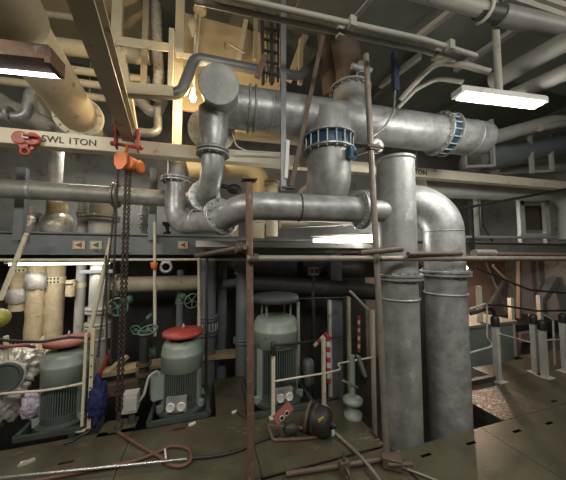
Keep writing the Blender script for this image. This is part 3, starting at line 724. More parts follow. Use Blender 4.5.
# bulkhead lamp (warm) behind the dropper
t = thing('hanging_lamp', 'warm glowing bulb hanging behind the blank disc', 'lamp')
c = q(193, 98, Y=2.86)
MB().sphere(c, .035, 14, 10, (1, 1, 1.3)).build('bulb', 'bulb_glow', t)
MB().cyl(c + UZ * .04, c + UZ * .11, .022, n=12).build('socket', 'cream_dark', t)
MB().cyl(c + UZ * .1, V((c.x + .06, c.y, CEIL - .5)), .010, n=8).build('drop_rod', 'cream', t)
point('hanging_lamp_light', c - UZ * .02 - UY * .04, 50, WARM, .05)
t = thing('stem_lamp', 'small round deckhead lamp on a stem above the cream panel', 'lamp')
c = q(200, 11, Y=3.0); MB().lathe([(.02, .06), (.075, .03), (.08, 0), (.06, -.02)], c, UZ, 20).build('shade', 'cream_dark', t); MB().cyl(c, V((c.x, c.y, c.z + .4)), .015, n=8).build('stem', 'cream', t)
t = thing('valve_rod', 'cream rod with conical insulator by the cream panel', 'rod')
c = q(193, 28, Y=3.05); MB().cyl(q(196, 10, Y=3.05), q(194, 90, Y=3.05), .017, n=8).build('rod', 'cream_light', t)
MB().lathe([(.07, .06), (.075, .0), (.035, -.06), (.02, -.1)], c, UZ, 18).build('cone', 'cream_dark', t)
# platform posts
for px, lab in ((21, 'grey steel post under the lifting beam left of the foil bundle'), (153, 'grey steel post under the lifting beam left of the S pipe')):
    post(px, 168, 240, 3.53, .085, 'grey_paint', lab)
# things standing on the platform
def lump(name, px, py0, py1, Y, r, m, label, cat, top=None):
    t = thing(name, label, cat); a_ = q(px, py1, Y=Y); a_.z = 1.9; b_ = q(px, py0, Y=Y); h = b_.z - a_.z; a_.x = b_.x
    MB().lathe([(r * .6, 0), (r * .95, h * .12), (r, h * .4), (r * .92, h * .6), (r * .6, h * .72)], a_, UZ, 20).jitter(r * .08, 3).build('bundle', m, t)
    if top: MB().cyl(a_ + UZ * h * .68, a_ + UZ * h * 1.05, r * .62, n=20).build('neck', top, t)
    return t
lump('lagged_valve', 58, 205, 231, 4.0, .17, 'foil', 'round foil wrapped valve with beige neck on the platform', 'valve', 'lagging')
lump('lagged_valve', 28, 208, 231, 4.0, .12, 'foil', 'foil wrapped valve beside the grey post on the platform', 'valve', 'galv')
lump('lagged_valve', 42, 205, 231, 4.05, .08, 'galv_dull', 'thin grey foil wrapped pipe stub on the platform', 'valve')
def vflange(px, py0, py1, Y, r, m, label, fy, cat='pipe'):
    t = thing('flanged_pipe', label, cat); a_ = q(px, py1, Y=Y); b_ = q(px, py0, Y=Y); a_.x = b_.x = (a_.x + b_.x) / 2
    a_.z = 1.9 if a_.z > 1.7 else -.9
    MB().cyl(a_, b_, r, n=24).build('barrel', m, t)
    for y in fy:
        c = q(px, y, Y=Y); g = MB().flange(V((a_.x, Y, c.z)), UZ, r * 1.32, .028, 12); g.flange(V((a_.x, Y, c.z - .04)), UZ, r * 1.32, .028, 12); g.build('flange', m, t)
    return t
vflange(83, 200, 234, 4.0, .06, 'pale_paint', 'slim pale flanged pipe on the platform', (213,))
vflange(103, 188, 234, 3.95, .155, 'pale_paint', 'wide pale flanged pipe on the platform', (217,))
vflange(144, 195, 235, 4.2, .05, 'pale_paint', 'thin cream flanged pipe on the platform behind the chains', (215, 224))
t = thing('fire_flap', 'small black knob standing on the platform below the S pipe', 'knob')
c = q(167, 234, Y=3.7); MB().lathe([(.05, 0), (.05, .03), (.025, .04), (.025, .1), (.06, .12), (.06, .16)], c, UZ, 16).build('knob', 'rubber', t)
# arrow signs on the girder
def sign(px, lab, m):
    t = thing('arrow_sign', lab, 'sign', 'arrow signs on the grey girder'); c = q(px, 245, Y=3.585)
    MB().box(c, (.125, .008, .10)).build('plate', 'sign_cream', t)
    w, h = .052, .04
    MB().prism([(-.04, 0), (.03, .034), (.03, -.034)], c + V((0, -.005, 0)), UX, UZ, .003).build('arrow', m, t)
    g = MB()
    for (a_, b_) in (((-w, -h), (w, -h)), ((w, -h), (w, h)), ((w, h), (-w, h)), ((-w, h), (-w, -h))): g.bar(c + V((a_[0], -.005, a_[1])), c + V((b_[0], -.005, b_[1])), .003, .004)
    g.build('border', m, t)
sign(79, 'cream sign with red left arrow next to the green arrow sign', 'sign_red')
sign(96, 'cream sign with dark green left arrow', 'sign_green')
sign(183, 'cream sign with brown left arrow by the white conduit', 'sign_red')
# strip light under the girder and the white conduit rail
t = batten('strip_light', 'long fluorescent strip light under the girder behind the pipes', q(8, 263, Y=3.47), q(111, 262, Y=3.47), .06, .03, 3.6, 'pale_paint', glow='strip_glow')
def conduit(pts, Y, r, m, label, cat='conduit', R=.05, name='conduit'):
    P_ = [q(x, y, Y=(Y if len(p_) == 2 else p_[2])) for p_ in pts for (x, y) in [p_[:2]]]
    return one(name, MB().tube(fillet(P_, R, 6) if len(P_) > 2 else P_, r, 10), m, label, cat)
conduit([(-10, 260), (246, 259.5)], 3.42, .016, 'post_white', 'long cream conduit rail below the grey girder')
conduit([(154.5, 222), (155, 336)], 3.40, .018, 'post_white', 'cream upright conduit crossing the girder beside the red capped motor')
conduit([(199, 255), (199, 330)], 3.40, .020, 'post_white', 'cream upright conduit behind the red cap')
conduit([(27, 233), (0, 300)], 3.3, .022, 'post_white', 'slanted cream bar left of the lagged pipes')
conduit([(111, 238), (90, 332)], 3.3, .022, 'post_white', 'slanted pale bar in front of the pale valve')
conduit([(106, 255), (107, 355)], 3.28, .010, 'dark_steel', 'thin dark wire hanging by the pale valve', 'wire')
conduit([(207, 258), (206, 390)], 3.1, .018, 'dark_steel', 'dark thin upright tube right of the red capped motor')

# lagged pipes below the platform
def lag(px0, px1, py0, py1, Y, r, label, bands, foil=None, m='lagging'):
    t = thing('lagged_pipe', label, 'pipe'); a_ = q((px0 + px1) / 2, py0, Y=Y); b_ = q((px0 + px1) / 2, py1, Y=Y); b_.x = a_.x
    n = 14; MB().tube([a_.lerp(b_, i / n) for i in range(n + 1)], [r * (1 + .035 * math.sin(i * 2.4)) for i in range(n + 1)], 20).jitter(.004, 2).build('lagging', m, t)
    for y in bands:
        z = q((px0 + px1) / 2, y, Y=Y).z; MB().lathe([(r * 1.05, -.02), (r * 1.06, .02)], V((a_.x, Y, z)), UZ, 20).build('label_band', 'label_band', t)
        g = MB()
        for k in range(5):
            an = -2.2 + k * .32; d = V((math.cos(an), math.sin(an), 0)); g.box(V((a_.x, Y, z)) + d * r * 1.065, (.004, .018, .024), d, d.cross(UZ), UZ)
        g.build('marking', 'letter', t)
    if foil:
        z0, z1 = q(px0, foil[1], Y=Y).z, q(px0, foil[0], Y=Y).z
        MB().lathe([(r * .9, z0), (r * 1.28, z0 + .03), (r * 1.32, (z0 + z1) / 2), (r * 1.25, z1 - .03), (r * .9, z1)], V((a_.x, Y, 0)), UZ, 20).jitter(.012, 4).build('foil_wrap', 'wrap', t)
    return t
lag(15, 29, 262, 310, 3.85, .095, 'short beige lagged pipe with foil wrapped elbow at the left', (270,), (288, 304))
lag(31, 44, 262, 372, 3.78, .085, 'beige lagged pipe with foil sleeve between two lagged pipes', (265,), (272, 290))
lag(49, 64, 262, 345, 3.86, .098, 'wide beige lagged pipe with marking bands beside slim grey pipe', (278, 281.5))
lag(66, 76, 280, 296, 3.74, .05, 'small beige lagged valve stub with marking band', (284,))
t = vflange(80, 262, 345, 3.85, .055, 'pale_paint', 'slim grey vertical pipe with yellow band below the girder', ())
MB().lathe([(.06, -.03), (.06, .03)], V((t.children[0].location.x, 3.85, q(80, 285, Y=3.85).z)), UZ, 20).build('yellow_band', 'label_band', t)
t = vflange(99, 262, 345, 3.66, .105, 'pale_paint', 'pale vertical valve pipe with ribbed coupling below the girder', (308, 323))
p_ = t.children[0].location; z = q(99, 331, Y=3.66).z
g = MB()
for k in range(18):
    an = 2 * math.pi * k / 18; d = V((math.cos(an), math.sin(an), 0)); g.cyl(V((p_.x, 3.66, z - .07)) + d * .13, V((p_.x, 3.66, z + .05)) + d * .13, .009, n=6)
g.flange(V((p_.x, 3.66, z - .075)), UZ, .145, .025, 0); g.build('ribbed_coupling', 'pale_paint', t)
g = MB().box(V((p_.x + .0, 3.55, q(99, 271, Y=3.66).z)), (.34, .02, .04)); g.build('pipe_strap', 'grey_pipe', t)
# lower grey horizontal pipe with valve handwheels
t = thing('horizontal_pipe', 'pale grey horizontal pipe behind the chains below the girder', 'pipe')
z = q(150, 284, Y=3.8).z; MB().cyl((qx(100, 3.8).x, 3.8, z), (qx(208, 3.8).x, 3.8, z), .105, n=24).build('barrel', 'cream_dark', t)
MB().flange((qx(118, 3.8).x, 3.8, z), UX, .145, .03, 10).build('flange', 'pale_paint', t)
t = vflange(208, 258, 352, 3.72, .11, 'grey_paint', 'grey vertical pipe with ribbed coupling behind the dark tube', (316, 330))
p_ = t.children[0].location; z = q(208, 322, Y=3.72).z
g = MB()
for k in range(18):
    an = 2 * math.pi * k / 18; d = V((math.cos(an), math.sin(an), 0)); g.cyl(V((p_.x, 3.72, z - .12)) + d * .135, V((p_.x, 3.72, z + .0)) + d * .135, .009, n=6)
g.build('coupling_bars', 'pale_paint', t)
vflange(180, 270, 345, 3.9, .05, 'grey_paint', 'thin dark vertical pipe behind the red cap', (300,))
def wheel_valve(px, py, Y, R, ax, label, stem=.25):
    t = thing('wheel_valve', label, 'valve'); c = q(px, py, Y=Y)
    handwheel(t, c, ax, R); a_ = V(ax).normalized()
    MB().cyl(c, c + a_ * stem, R * .12, n=10).build('stem', 'dark_steel', t)
    MB().lathe([(R * .3, 0), (R * .45, .03), (R * .45, .1), (R * .3, .12)], c + a_ * stem, a_, 16).build('bonnet', 'valve_green', t)
    return t
wheel_valve(118, 307, 3.42, .105, (.1, 1, .1), 'green handwheel valve left of the hanging chains')
wheel_valve(192, 301, 3.55, .095, (-.5, 1, .1), 'dark green handwheel valve above the red cap')
wheel_valve(148, 330, 3.30, .10, (.15, .3, -1), 'green handwheel lying flat on a tall dark spindle')
t = thing('spindle_stand', 'dark brown upright valve spindle stand right of the chains', 'stand')
a_ = q(143, 392, Y=3.28); MB().cyl(V((a_.x, 3.28, .05)), V((a_.x, 3.28, q(143, 332, Y=3.28).z)), .05, n=16).build('column', 'dark_steel', t)
for y in (362, 372): MB().cyl(V((a_.x, 3.28, q(143, y, Y=3.28).z)), V((a_.x, 3.28, q(143, y + 3, Y=3.28).z)), .08, n=16).build('collar', 'brown_steel', t)
t = wheel_valve(136, 330, 3.45, .06, (.3, 1, .3), 'small green lever valve behind the flat handwheel')
t = thing('red_cup', 'small orange red cup hanging on the cream conduit', 'cup'); c = q(154, 266, Y=3.37); MB().lathe([(.03, 0), (.045, .07), (.04, .075), (.028, .01)], c - UZ * .03, UZ, 16).build('cup', 'red_cup', t)
t = thing('steel_shackle', 'silver shackle hanging under the girder near the cup', 'shackle'); c = q(166, 267, Y=3.42); MB().ring(c, UY, .06, .018, 18, 8).build('bow', 'galv_light', t); MB().cyl(c + V((-.05, 0, .06)), c + V((.05, 0, .06)), .016, n=10).build('pin', 'galv_light', t)
t = thing('wooden_plank', 'pale wooden plank lying behind the spindle stand', 'plank'); MB().bar(q(104, 372, Y=3.5), q(166, 362, Y=3.5), .22, .04).build('board', 'wood', t)
t = thing('wooden_plank', 'slanted pale wooden plank leaning on the other planks by the chains', 'plank'); MB().bar(q(106, 375, Y=3.42), q(127, 356, Y=3.6), .07, .04).build('board', 'wood', t)
t = thing('wooden_plank', 'wooden plank lying between the two right hand motors', 'plank'); MB().bar(q(200, 356, Y=3.7), q(250, 352, Y=3.7), .22, .05).build('board', 'wood', t)
t = thing('wooden_plank', 'dark timber baulk under the pale planks', 'plank'); MB().bar(q(95, 392, Y=3.35), q(150, 382, Y=3.35), .12, .12).build('board', 'brown_steel', t)
t = thing('bracing_bar', 'red and cream slanted bar leaning by the first motor', 'bar'); MB().bar(q(99, 376, Y=3.35), q(110, 350, Y=3.45), .03, .03).build('bar', 'red', t)

# wrapped bundles, bags at the left edge
def crumple(name, c, r, sc, m, label, cat, seed, amp=.5):
    rnd = random.Random(seed); mb = MB().sphere(c, r, 44, 28, sc); c = V(c)
    dirs = [(V((rnd.uniform(-1, 1), rnd.uniform(-1, 1), rnd.uniform(-1, 1))).normalized(), rnd.uniform(3, 16), rnd.uniform(0, 6)) for _ in range(12)]
    for i, p_ in enumerate(mb.v):
        d = p_ - c; k = 1 + amp * sum(abs(math.sin(d.normalized().dot(dv_) * fr_ + ph)) - .6 for dv_, fr_, ph in dirs) / 4.0
        mb.v[i] = c + d * k
        mb.v[i].z = max(mb.v[i].z, -.2)
    return one(name, mb, m, label, cat)
crumple('wrapped_bundle', q(16, 366, Y=3.4), .24, (.85, .6, .75), 'foil', 'crumpled silver wrapped bundle left of the faded red capped motor', 'bundle', 3)
crumple('wrapped_bundle', q(2, 402, Y=3.15), .24, (.7, .6, .8), 'wrap', 'dark crumpled wrapped bundle at the left of the motor base', 'bundle', 5)
crumple('wrapped_bundle', q(38, 360, Y=3.6), .14, (.7, .7, 1.4), 'lagging', 'beige crumpled lagging roll behind the silver bundle', 'bundle', 15)
crumple('plastic_bag', q(31, 405, Y=3.02), .08, (.8, .6, 1.4), 'bag_white', 'white and lilac plastic bag beside the first motor', 'bag', 8)
crumple('cloth_bag', q(97, 402, Y=2.90), .09, (.8, .7, 2.2), 'blue_cloth', 'dark blue cloth bundle hanging behind the white stanchion', 'bag', 11)
one('round_float', MB().sphere(q(-2, 318, Y=2.6), .075, 20, 14), 'olive', 'olive yellow ball at the left edge', 'ball')
t = thing('drum_end', 'dark round drum end in the wrapped bundles', 'drum'); c = q(4, 378, Y=2.98); MB().lathe([(.13, 0), (.13, .05), (.115, .05), (.1, .03)], c, (.3, -1, .2), 24).build('disc', 'motor_dark', t); MB().ring(c, (.3, -1, .2), .135, .012, 24, 6).build('rim', 'pale_paint', t)
# white stanchion and ropes round the first motor
t = thing('stanchion', 'white stanchion post right of the faded red capped motor', 'post')
b0 = q(82, 430, Z=.03); MB().box((b0.x, b0.y, .03 + .44), (.022, .022, .88)).build('post', 'post_white', t); MB().box((b0.x, b0.y, .036), (.07, .07, .012)).build('foot', 'post_white', t)
t = thing('stanchion', 'yellowed flat bar beside the white stanchion', 'post')
b1 = q(89, 428, Z=.03); MB().box((b1.x, b1.y, .03 + .46), (.03, .02, .92)).build('post', 'cream', t); g = MB(); [g.cyl((b1.x, b1.y - .014, .2 + .1 * k), (b1.x, b1.y + .014, .2 + .1 * k), .008, n=6) for k in range(6)]; g.build('bolt', 'dark_steel', t)
conduit([(-10, 395, 2.9), (10, 393, 2.9), (40, 391, 2.88), (60, 388, 2.86), (84, 383, 2.86)], 2.9, .011, 'post_white', 'cream bar across the front of the faded red capped motor', 'rail', .1, 'guard_rail')
conduit([(-10, 338, 2.9), (10, 341, 2.86), (40, 342, 2.8), (70, 337, 2.85), (90, 338, 2.9)], 2.85, .013, 'hose_black', 'black rubber hose draped before the faded red cap', 'hose', .15, 'hose')
conduit([(6, 336), (6, 375)], 3.05, .02, 'post_white', 'white post among the wrapped bundles', 'post', name='stanchion')
conduit([(-6, 346, 3.0), (6, 347, 3.0), (24, 345, 3.1), (34, 347, 3.3)], 3.0, .016, 'red_dull', 'red hose coiled at the left of the lagged pipes', 'hose', .1, 'hose')
# ================================================================== OVERHEAD, right and centre
def seg(name, pts, r, m, label, cat='pipe', R=.1, n=14):
    P_ = [q(*p_[:2], Y=p_[2]) for p_ in pts]
    return one(name, MB().tube(fillet(P_, R, 6) if len(P_) > 2 else P_, r, n), m, label, cat)
t = thing('hanger_bar', 'flat grey hanger bar crossing in front of the header', 'bar')
a_ = q(285, 190, Y=2.0); b_ = q(282, -8, Y=2.0); MB().box((a_ + b_) / 2, (.046, .012, (b_.z - a_.z))).build('bar', 'grey_pipe', t); MB().bar(q(288, 140, Y=1.985), q(286, 178, Y=1.985), .03, .006).build('paint_mark', 'hazard_white', t)
MB().box(a_ + V((.03, 0, .02)), (.12, .05, .012)).build('foot', 'dark_steel', t)
t = thing('hanger_bar', 'rusty slanted angle bar crossing the header', 'bar')
a_ = q(291, 186, Y=2.03); b_ = q(323, 35, Y=2.10); g = MB().bar(a_, b_, .036, .01, UY); g.bar(a_ + V((.018, .02, 0)), b_ + V((.018, .02, 0)), .01, .04, UY); g.build('angle', 'brown_steel', t)
t = thing('conduit_pair', 'pair of parallel cream conduits clipped under the deckhead', 'conduit')
za = 3.32
for dy in (0, 1):
    if dy == 0: P_ = [q(205, -9, Z=za), q(280, 8, Z=za), q(425, 40, Z=za), q(476, 56, Z=za)]
    else: P_ = [q(195, 1, Z=za), q(280, 20, Z=za), q(425, 51, Z=za), q(480, 68, Z=za)]
    MB().tube(P_, .020, 12).build('tube', 'duct_grey', t)
for (x0, y0) in ((340, 33), (352, 23), (437, 55), (450, 46)):
    g = MB().box(q(x0, y0, Z=za), (.05, .05, .075)); g.build('clip', 'duct_grey', t)
for (x0, y0, x1, y1) in ((340, 36, 372, -2), (433, 60, 445, 44)):
    MB().bar(q(x0, y0, Z=za + .04), q(x1, y1, Z=za + .04), .035, .012).build('cross_bar', 'duct_grey', t)
t = thing('cable_support', 'dark cable rack with wires hanging left of the flat hanger bar', 'rack')
for x in (262, 271): MB().bar(q(x, 18, Y=2.55), q(x + 1, 84, Y=2.55), .03, .05).build('rail', 'dark_steel', t)
for k in range(5): MB().bar(q(263, 28 + 11 * k, Y=2.53), q(279, 31 + 11 * k, Y=2.53), .02, .02).build('rung', 'dark_steel', t)
for k in range(4):
    MB().tube([q(266 + 4 * k, 15, Y=2.6), q(268 + 3.4 * k, 50, Y=2.58), q(266 + 4 * k, 82, Y=2.6)], .012, 8).build('cable', 'hose_black' if k % 2 else 'pole_steel', t)
t = thing('bracket_plate', 'slanted rusty bracket plate above the header left end', 'bracket'); MB().bar(q(257, 78, Y=2.3), q(265, 55, Y=2.3), .055, .02, UY).build('plate', 'rust', t)
one('roof_strut', MB().bar(q(289, 80, Y=3.3), q(308, 28, Y=3.3), .09, .09), 'cream', 'cream diagonal strut behind the slanted rusty bar', 'strut')
one('roof_strut', MB().bar(q(300, 84, Y=3.2), q(301, 40, Y=3.2), .06, .06), 'cream', 'cream vertical strut by the slanted rusty bar', 'strut')
one('roof_strut', MB().bar(q(238, 62, Y=3.3), q(248, 10, Y=3.3), .06, .06), 'cream', 'cream slanted strut on the cream panel', 'strut')
one('roof_strut', MB().bar(q(255, 60, Y=3.1), q(256, 12, Y=3.1), .05, .05), 'cream_dark', 'dark cream upright strut near the cable rack', 'strut')
seg('dark_pipe', [(332, 96, 2.9), (328, 60, 2.9), (325, 20, 2.9)], .12, 'brown_steel', 'dark brown vertical pipe behind the riser')
seg('control_rod', [(225, 50, 2.9), (224, 41, 2.9), (245, 53, 2.9)], .012, 'pole_steel', 'thin bent control rod on the cream panel', 'rod', .03)
seg('cream_pipe', [(222, 132, 3.0), (300, 140, 3.0)], .075, 'cream', 'cream pipe above the lifting beam behind the dropper')
seg('cream_pipe', [(178, 172, 3.75), (246, 168, 3.75), (262, 178, 3.75), (263, 215, 3.75)], .15, 'cream', 'wide cream elbow pipe behind the S pipe', R=.3, n=20)
seg('cream_pipe', [(280, 224, 2.6), (352, 221, 2.6)], .05, 'cream_light', 'pale horizontal pipe just below the S pipe')
seg('bent_wire', [(231, 128, 2.5), (236, 146, 2.5), (247, 151, 2.6), (281, 153, 2.6)], .008, 'hazard_white', 'thin white bent rod over the lifting beam', 'rod', .05)
t = thing('black_valve', 'small black valve between dropper and S pipe', 'valve'); c = q(234, 189, Y=2.9); MB().sphere(c, .075, 14, 10, (1.1, .8, .8)).build('body', 'rubber', t); MB().cyl(c, q(219, 185, Y=2.9), .025, n=10).build('lever', 'rubber', t)
for px, lab in ((232, 'pale vertical pipe under the wide cream elbow'), (256, 'cream flanged pipe behind the rusty pole')): vflange(px, 212, 237, 3.75, .1 if px < 240 else .13, 'cream', lab, (220,))
vflange(272, 180, 214, 3.3, .08, 'cream', 'cream flanged pipe stub behind the hanger bar', (182,))

# gauge and small valve between leaning pole and standpipe
t = thing('pressure_gauge', 'round pale gauge on a valve beside the leaning scaffold pole', 'gauge')
c = q(375, 147, Y=1.86); MB().lathe([(.06, 0), (.068, -.01), (.068, -.035), (.055, -.04)], c, UY, 24).build('case', 'galv_light', t)
MB().lathe([(.052, -.036), (.052, -.043)], c, UY, 24, False).build('dial', 'hazard_white', t)
MB().lathe([(.02, -.04), (.02, -.055), (.005, -.06)], c, UY, 12).build('boss', 'galv', t)
MB().cyl(c, c + V((-.16, .3, .0)), .03, n=12).build('stem', 'galv_dull', t); MB().lathe([(.06, 0), (.06, .08)], c + V((-.12, .2, -.04)), UZ, 16).build('valve_body', 'blue', t)
t = thing('tube_clamp', 'dark clamp gripping the leaning pole below the gauge', 'clamp'); c = a2.lerp(tp2, .755); g = MB().box(c + V((.02, 0, 0)), (.10, .07, .045)); g.cyl(c + V((-.06, -.03, .0)), c + V((.10, -.03, .0)), .012, n=8); g.build('jaw', 'brown_steel', t)
# overhead items right
t = batten('fluorescent_light', 'bright fluorescent batten hanging on a pole over the header end', q(458, 94, Z=2.95), q(540, 104, Z=2.95), .095, .045, 14, 'pale_paint')
for k_ in (.25, .75): point('fluorescent_glow', q(458, 94, Z=2.95).lerp(q(546, 105, Z=2.95), k_) - UZ * .09, 10, COOL, .08)
c = q(499, 92, Z=3.0); MB().cyl(c, V((c.x, c.y, 3.92)), .026, n=12).build('hanger_pole', 'duct_grey', t)
for (x0, y0) in ((455, 94), ): pass
seg('curved_conduit', [(400, 100, 1.9), (421, 77, 1.75), (437, 62, 1.65), (463, 65, 1.5), (490, 72, 1.4)], .024, 'duct_grey', 'upper curved conduit left of the fluorescent batten', 'conduit', .15)
seg('curved_conduit', [(398, 108, 1.95), (415, 90, 1.85), (437, 78, 1.75), (463, 82, 1.6)], .02, 'duct_grey', 'lower curved conduit left of the fluorescent batten', 'conduit', .15)
t = thing('deck_pipe', 'grey overhead pipe with clamp above the conduit pair', 'pipe')
MB().cyl(q(380, -18, Z=3.6), q(484, 10, Z=3.6), .055, n=16).build('barrel', 'duct_grey', t); MB().cyl(q(500, 15, Z=3.6), q(562, 29, Z=3.6), .075, n=18).build('insulated_end', 'duct_dark', t)
MB().cyl(q(478, 10, Z=3.6), q(502, 15, Z=3.6), .062, n=16).build('coupling', 'dark_steel', t); MB().ring(q(484, 11, Z=3.6), q(500, 15, Z=3.6) - q(478, 9, Z=3.6), .075, .014, 20, 6).build('clamp_ring', 'pale_paint', t)
for k, (x0, y0, x1, y1, r, m) in enumerate(((590, 28, 492, 82, .075, 'duct_dark'), (590, 62, 512, 96, .065, 'duct_dark'))):
    z = 3.3 if k == 0 else 3.12
    p0, p1 = q(x0, y0, Z=z), q(x1, y1, Z=z)
    one('deck_pipe', MB().cyl(p0, p1, r, n=18), m, ['upper of two grey brown pipes receding behind the fluorescent batten', 'lower of two grey brown pipes receding behind the fluorescent batten'][k], 'pipe')
for k, (x0, y0, x1, y1, Y, r, m, lab) in enumerate((
    (492, 138, 600, 108, 2.75, .11, 'pale_paint', 'pale pipe rising to the right behind the header end'),
    (470, 164, 600, 134, 3.0, .2, 'grey_paint', 'thick dark grey pipe rising right behind the header end'),
    (500, 158, 568, 151, 3.35, .07, 'pale_paint', 'pale grey pipe under the thick dark pipe'),
    (495, 170, 568, 167, 3.35, .09, 'pale_paint', 'lowest pale grey pipe above the lifting beam at right'),
    (540, 128, 600, 118, 2.3, .05, 'duct_grey', 'short brown pipe near the right edge'))):
    one('side_pipe', MB().cyl(q(x0, y0, Y=Y), q(x1, y1, Y=Y - (.25 if k < 2 else 0)), r, n=20), m, lab, 'pipe')
for k, (x0, y0, x1, y1, z, w) in enumerate(((418, 37, 458, 6, 3.80, .05), (455, 70, 565, -3, 3.82, .06), (380, 86, 420, 56, 3.6, .05), (505, -3, 590, 26, 3.7, .04), (535, -3, 590, 16, 3.75, .04))):
    one('deck_stiffener', MB().bar(q(x0, y0, Z=z), q(x1, y1, Z=z), w, .05), 'duct_grey', ['short pale stiffener above the curved conduits', 'long pale stiffener crossing above the hanger pole', 'dark stiffener behind the junction box', 'thin pale rail in the upper right', 'thinner pale rail in the upper right corner'][k], 'stiffener')
t = thing('junction_box', 'narrow dark blue box with cable above the header', 'box')
a_ = q(395, 53, Y=2.05); b_ = q(395, 91, Y=2.05); c = (a_ + b_) / 2; MB().box(c, (.06, .05, a_.z - b_.z)).build('body', 'blue_box', t)
MB().tube(fillet([b_, q(394, 112, Y=2.0), q(384, 128, Y=1.98), q(368, 140, Y=1.95)], .1, 6), .011, 8).build('cable', 'galv', t)
# U hangers
for k, (x0, x1, y0, y1, xb, lab) in enumerate(((464, 492, 120, 160, 178, 'cream U shaped pipe hanger behind the header end'), (531, 551, 136, 165, 180, 'cream U shaped pipe hanger near the right edge'))):
    t = thing('pipe_hanger', lab, 'hanger'); Y = 2.75
    for x in (x0, x1): a_ = q(x, y0 + (18 if x == x0 and k == 0 else 0), Y=Y); b_ = q(x, y1 + 6, Y=Y); MB().box((a_ + b_) / 2, (.05, .05, a_.z - b_.z)).build('leg', 'pale_paint', t)
    MB().bar(q(x0, y1 + 7, Y=Y), q(x1, y1 + 6, Y=Y), .05, .04).build('crossbar', 'pale_paint', t)
seg('white_pipe', [(420, 188, 3.1), (540, 194, 3.1), (557, 193, 3.1), (568, 204, 3.1), (568, 240, 3.1)], .14, 'white_paint', 'big white horizontal pipe below the lifting beam at right', R=.2, n=24)
# white box frame, posts and rails on the right platform
t = thing('box_frame', 'white square box frame standing on the right platform', 'frame')
for x in (521, 546): a_ = q(x, 201, Y=3.35); b_ = q(x, 236, Y=3.35); b_.z = 1.885; MB().box((a_ + b_) / 2, (.14, .06, a_.z - b_.z)).build('side', 'white_paint', t)
MB().bar(q(519, 203, Y=3.35), q(548, 200, Y=3.35), .06, .08).build('top', 'white_paint', t); MB().bar(q(519, 235, Y=3.35), q(548, 235, Y=3.35), .06, .06).build('bottom', 'white_paint', t)
MB().bar(q(521, 218, Y=3.42), q(546, 218, Y=3.42), .02, .5).build('back', 'brown_steel', t)
for x, w, m, lab in ((471, .045, 'dark_steel', 'black upright post beside the gooseneck pipe'), (476, .05, 'pale_paint', 'white upright bar behind the black post'), (564, .07, 'pale_paint', 'white upright bar right of the box frame')): post(x, 188 if x < 474 else 197, 250 if x < 474 else 236, 3.2, w, m, lab)
seg('platform_rail', [(464, 208, 2.9), (600, 183, 2.6)], .022, 'dark_steel', 'dark slanted rail in front of the box frame', 'rail')
seg('platform_rail', [(466, 237, 3.2), (600, 238, 3.2)], .025, 'pale_paint', 'pale low rail along the right platform edge', 'rail')
seg('platform_cable', [(481, 200, 3.3), (482, 225, 3.3), (492, 241, 3.3)], .02, 'hose_black', 'black cable bending down to the right platform', 'cable', .1)

# ================================================================== centre slab with lamp
sl = MB().bb((qx(196, 2.9).x, 2.75, 1.735), (qx(372, 2.75).x, 3.5, 1.80)); one('cable_tray', sl, 'pale_paint', 'long grey tray slab behind the rusty and leaning poles', 'tray')
one('cable_tray', MB().bar((qx(205, 2.9).x, 2.95, 1.69), (qx(374, 2.75).x, 2.9, 1.69), .25, .03), 'brown_steel', 'brown channel under the grey tray slab', 'tray')
t = thing('tray_light', 'fluorescent lamp lying on the tray slab under the S pipe', 'light')
la, lb = q(314, 241, Y=3.5), q(374, 239, Y=2.42)
MB().bar(la, lb, .03, .07).build('diffuser', 'tube_glow', t); MB().bar(la + V((0, .02, .07)), lb + V((0, .02, .06)), .12, .02).build('housing', 'pale_paint', t)
lc = (la + lb) / 2; o = area('tray_light_lamp', lc - UY * .06 - UX * .03, lc - UY * 1.0 - UX * .6, (.9, .1), 9, COOL)

# ================================================================== dark machinery behind the leaning pole
vflange(243, 262, 345, 3.6, .10, 'grey_paint', 'grey vertical flanged pipe behind the rusty pole', (270, 338))
vflange(222, 262, 352, 3.95, .07, 'grey_paint', 'dark slim vertical pipe left of the rusty pole', ())
seg('dark_pipe', [(222, 284, 3.9), (245, 282, 3.9)], .07, 'grey_paint', 'short dark horizontal pipe joining two vertical pipes')
seg('dark_pipe', [(250, 282, 3.5), (375, 292, 3.5)], .13, 'dark_steel', 'thick dark horizontal pipe behind the tall motor', n=20)
seg('dark_pipe', [(300, 268, 3.86), (420, 270, 3.86), (420, 440, 3.86)], .15, 'dark_steel', 'black horizontal pipe beneath the tray slab', n=20)
t = thing('switch_box', 'small pale switch box on a dark post behind the tall motor', 'box'); c = q(313, 271, Y=3.4); MB().box(c, (.15, .08, .12)).build('body', 'pale_paint', t); MB().box(c + V((-.03, -.045, 0)), (.04, .012, .06)).build('switch', 'dark_steel', t); MB().box(c + V((.04, -.045, 0)), (.04, .012, .06)).build('switch', 'dark_steel', t); MB().cyl(c - UZ * .06, V((c.x, c.y, -.5)), .03, n=10).build('post', 'dark_steel', t)
one('support_post', MB().bb((qx(330, 3.6).x, 3.58, -.9), (qx(341, 3.6).x, 3.7, 1.7)), 'grey_paint', 'dark grey column under the tray slab', 'post')
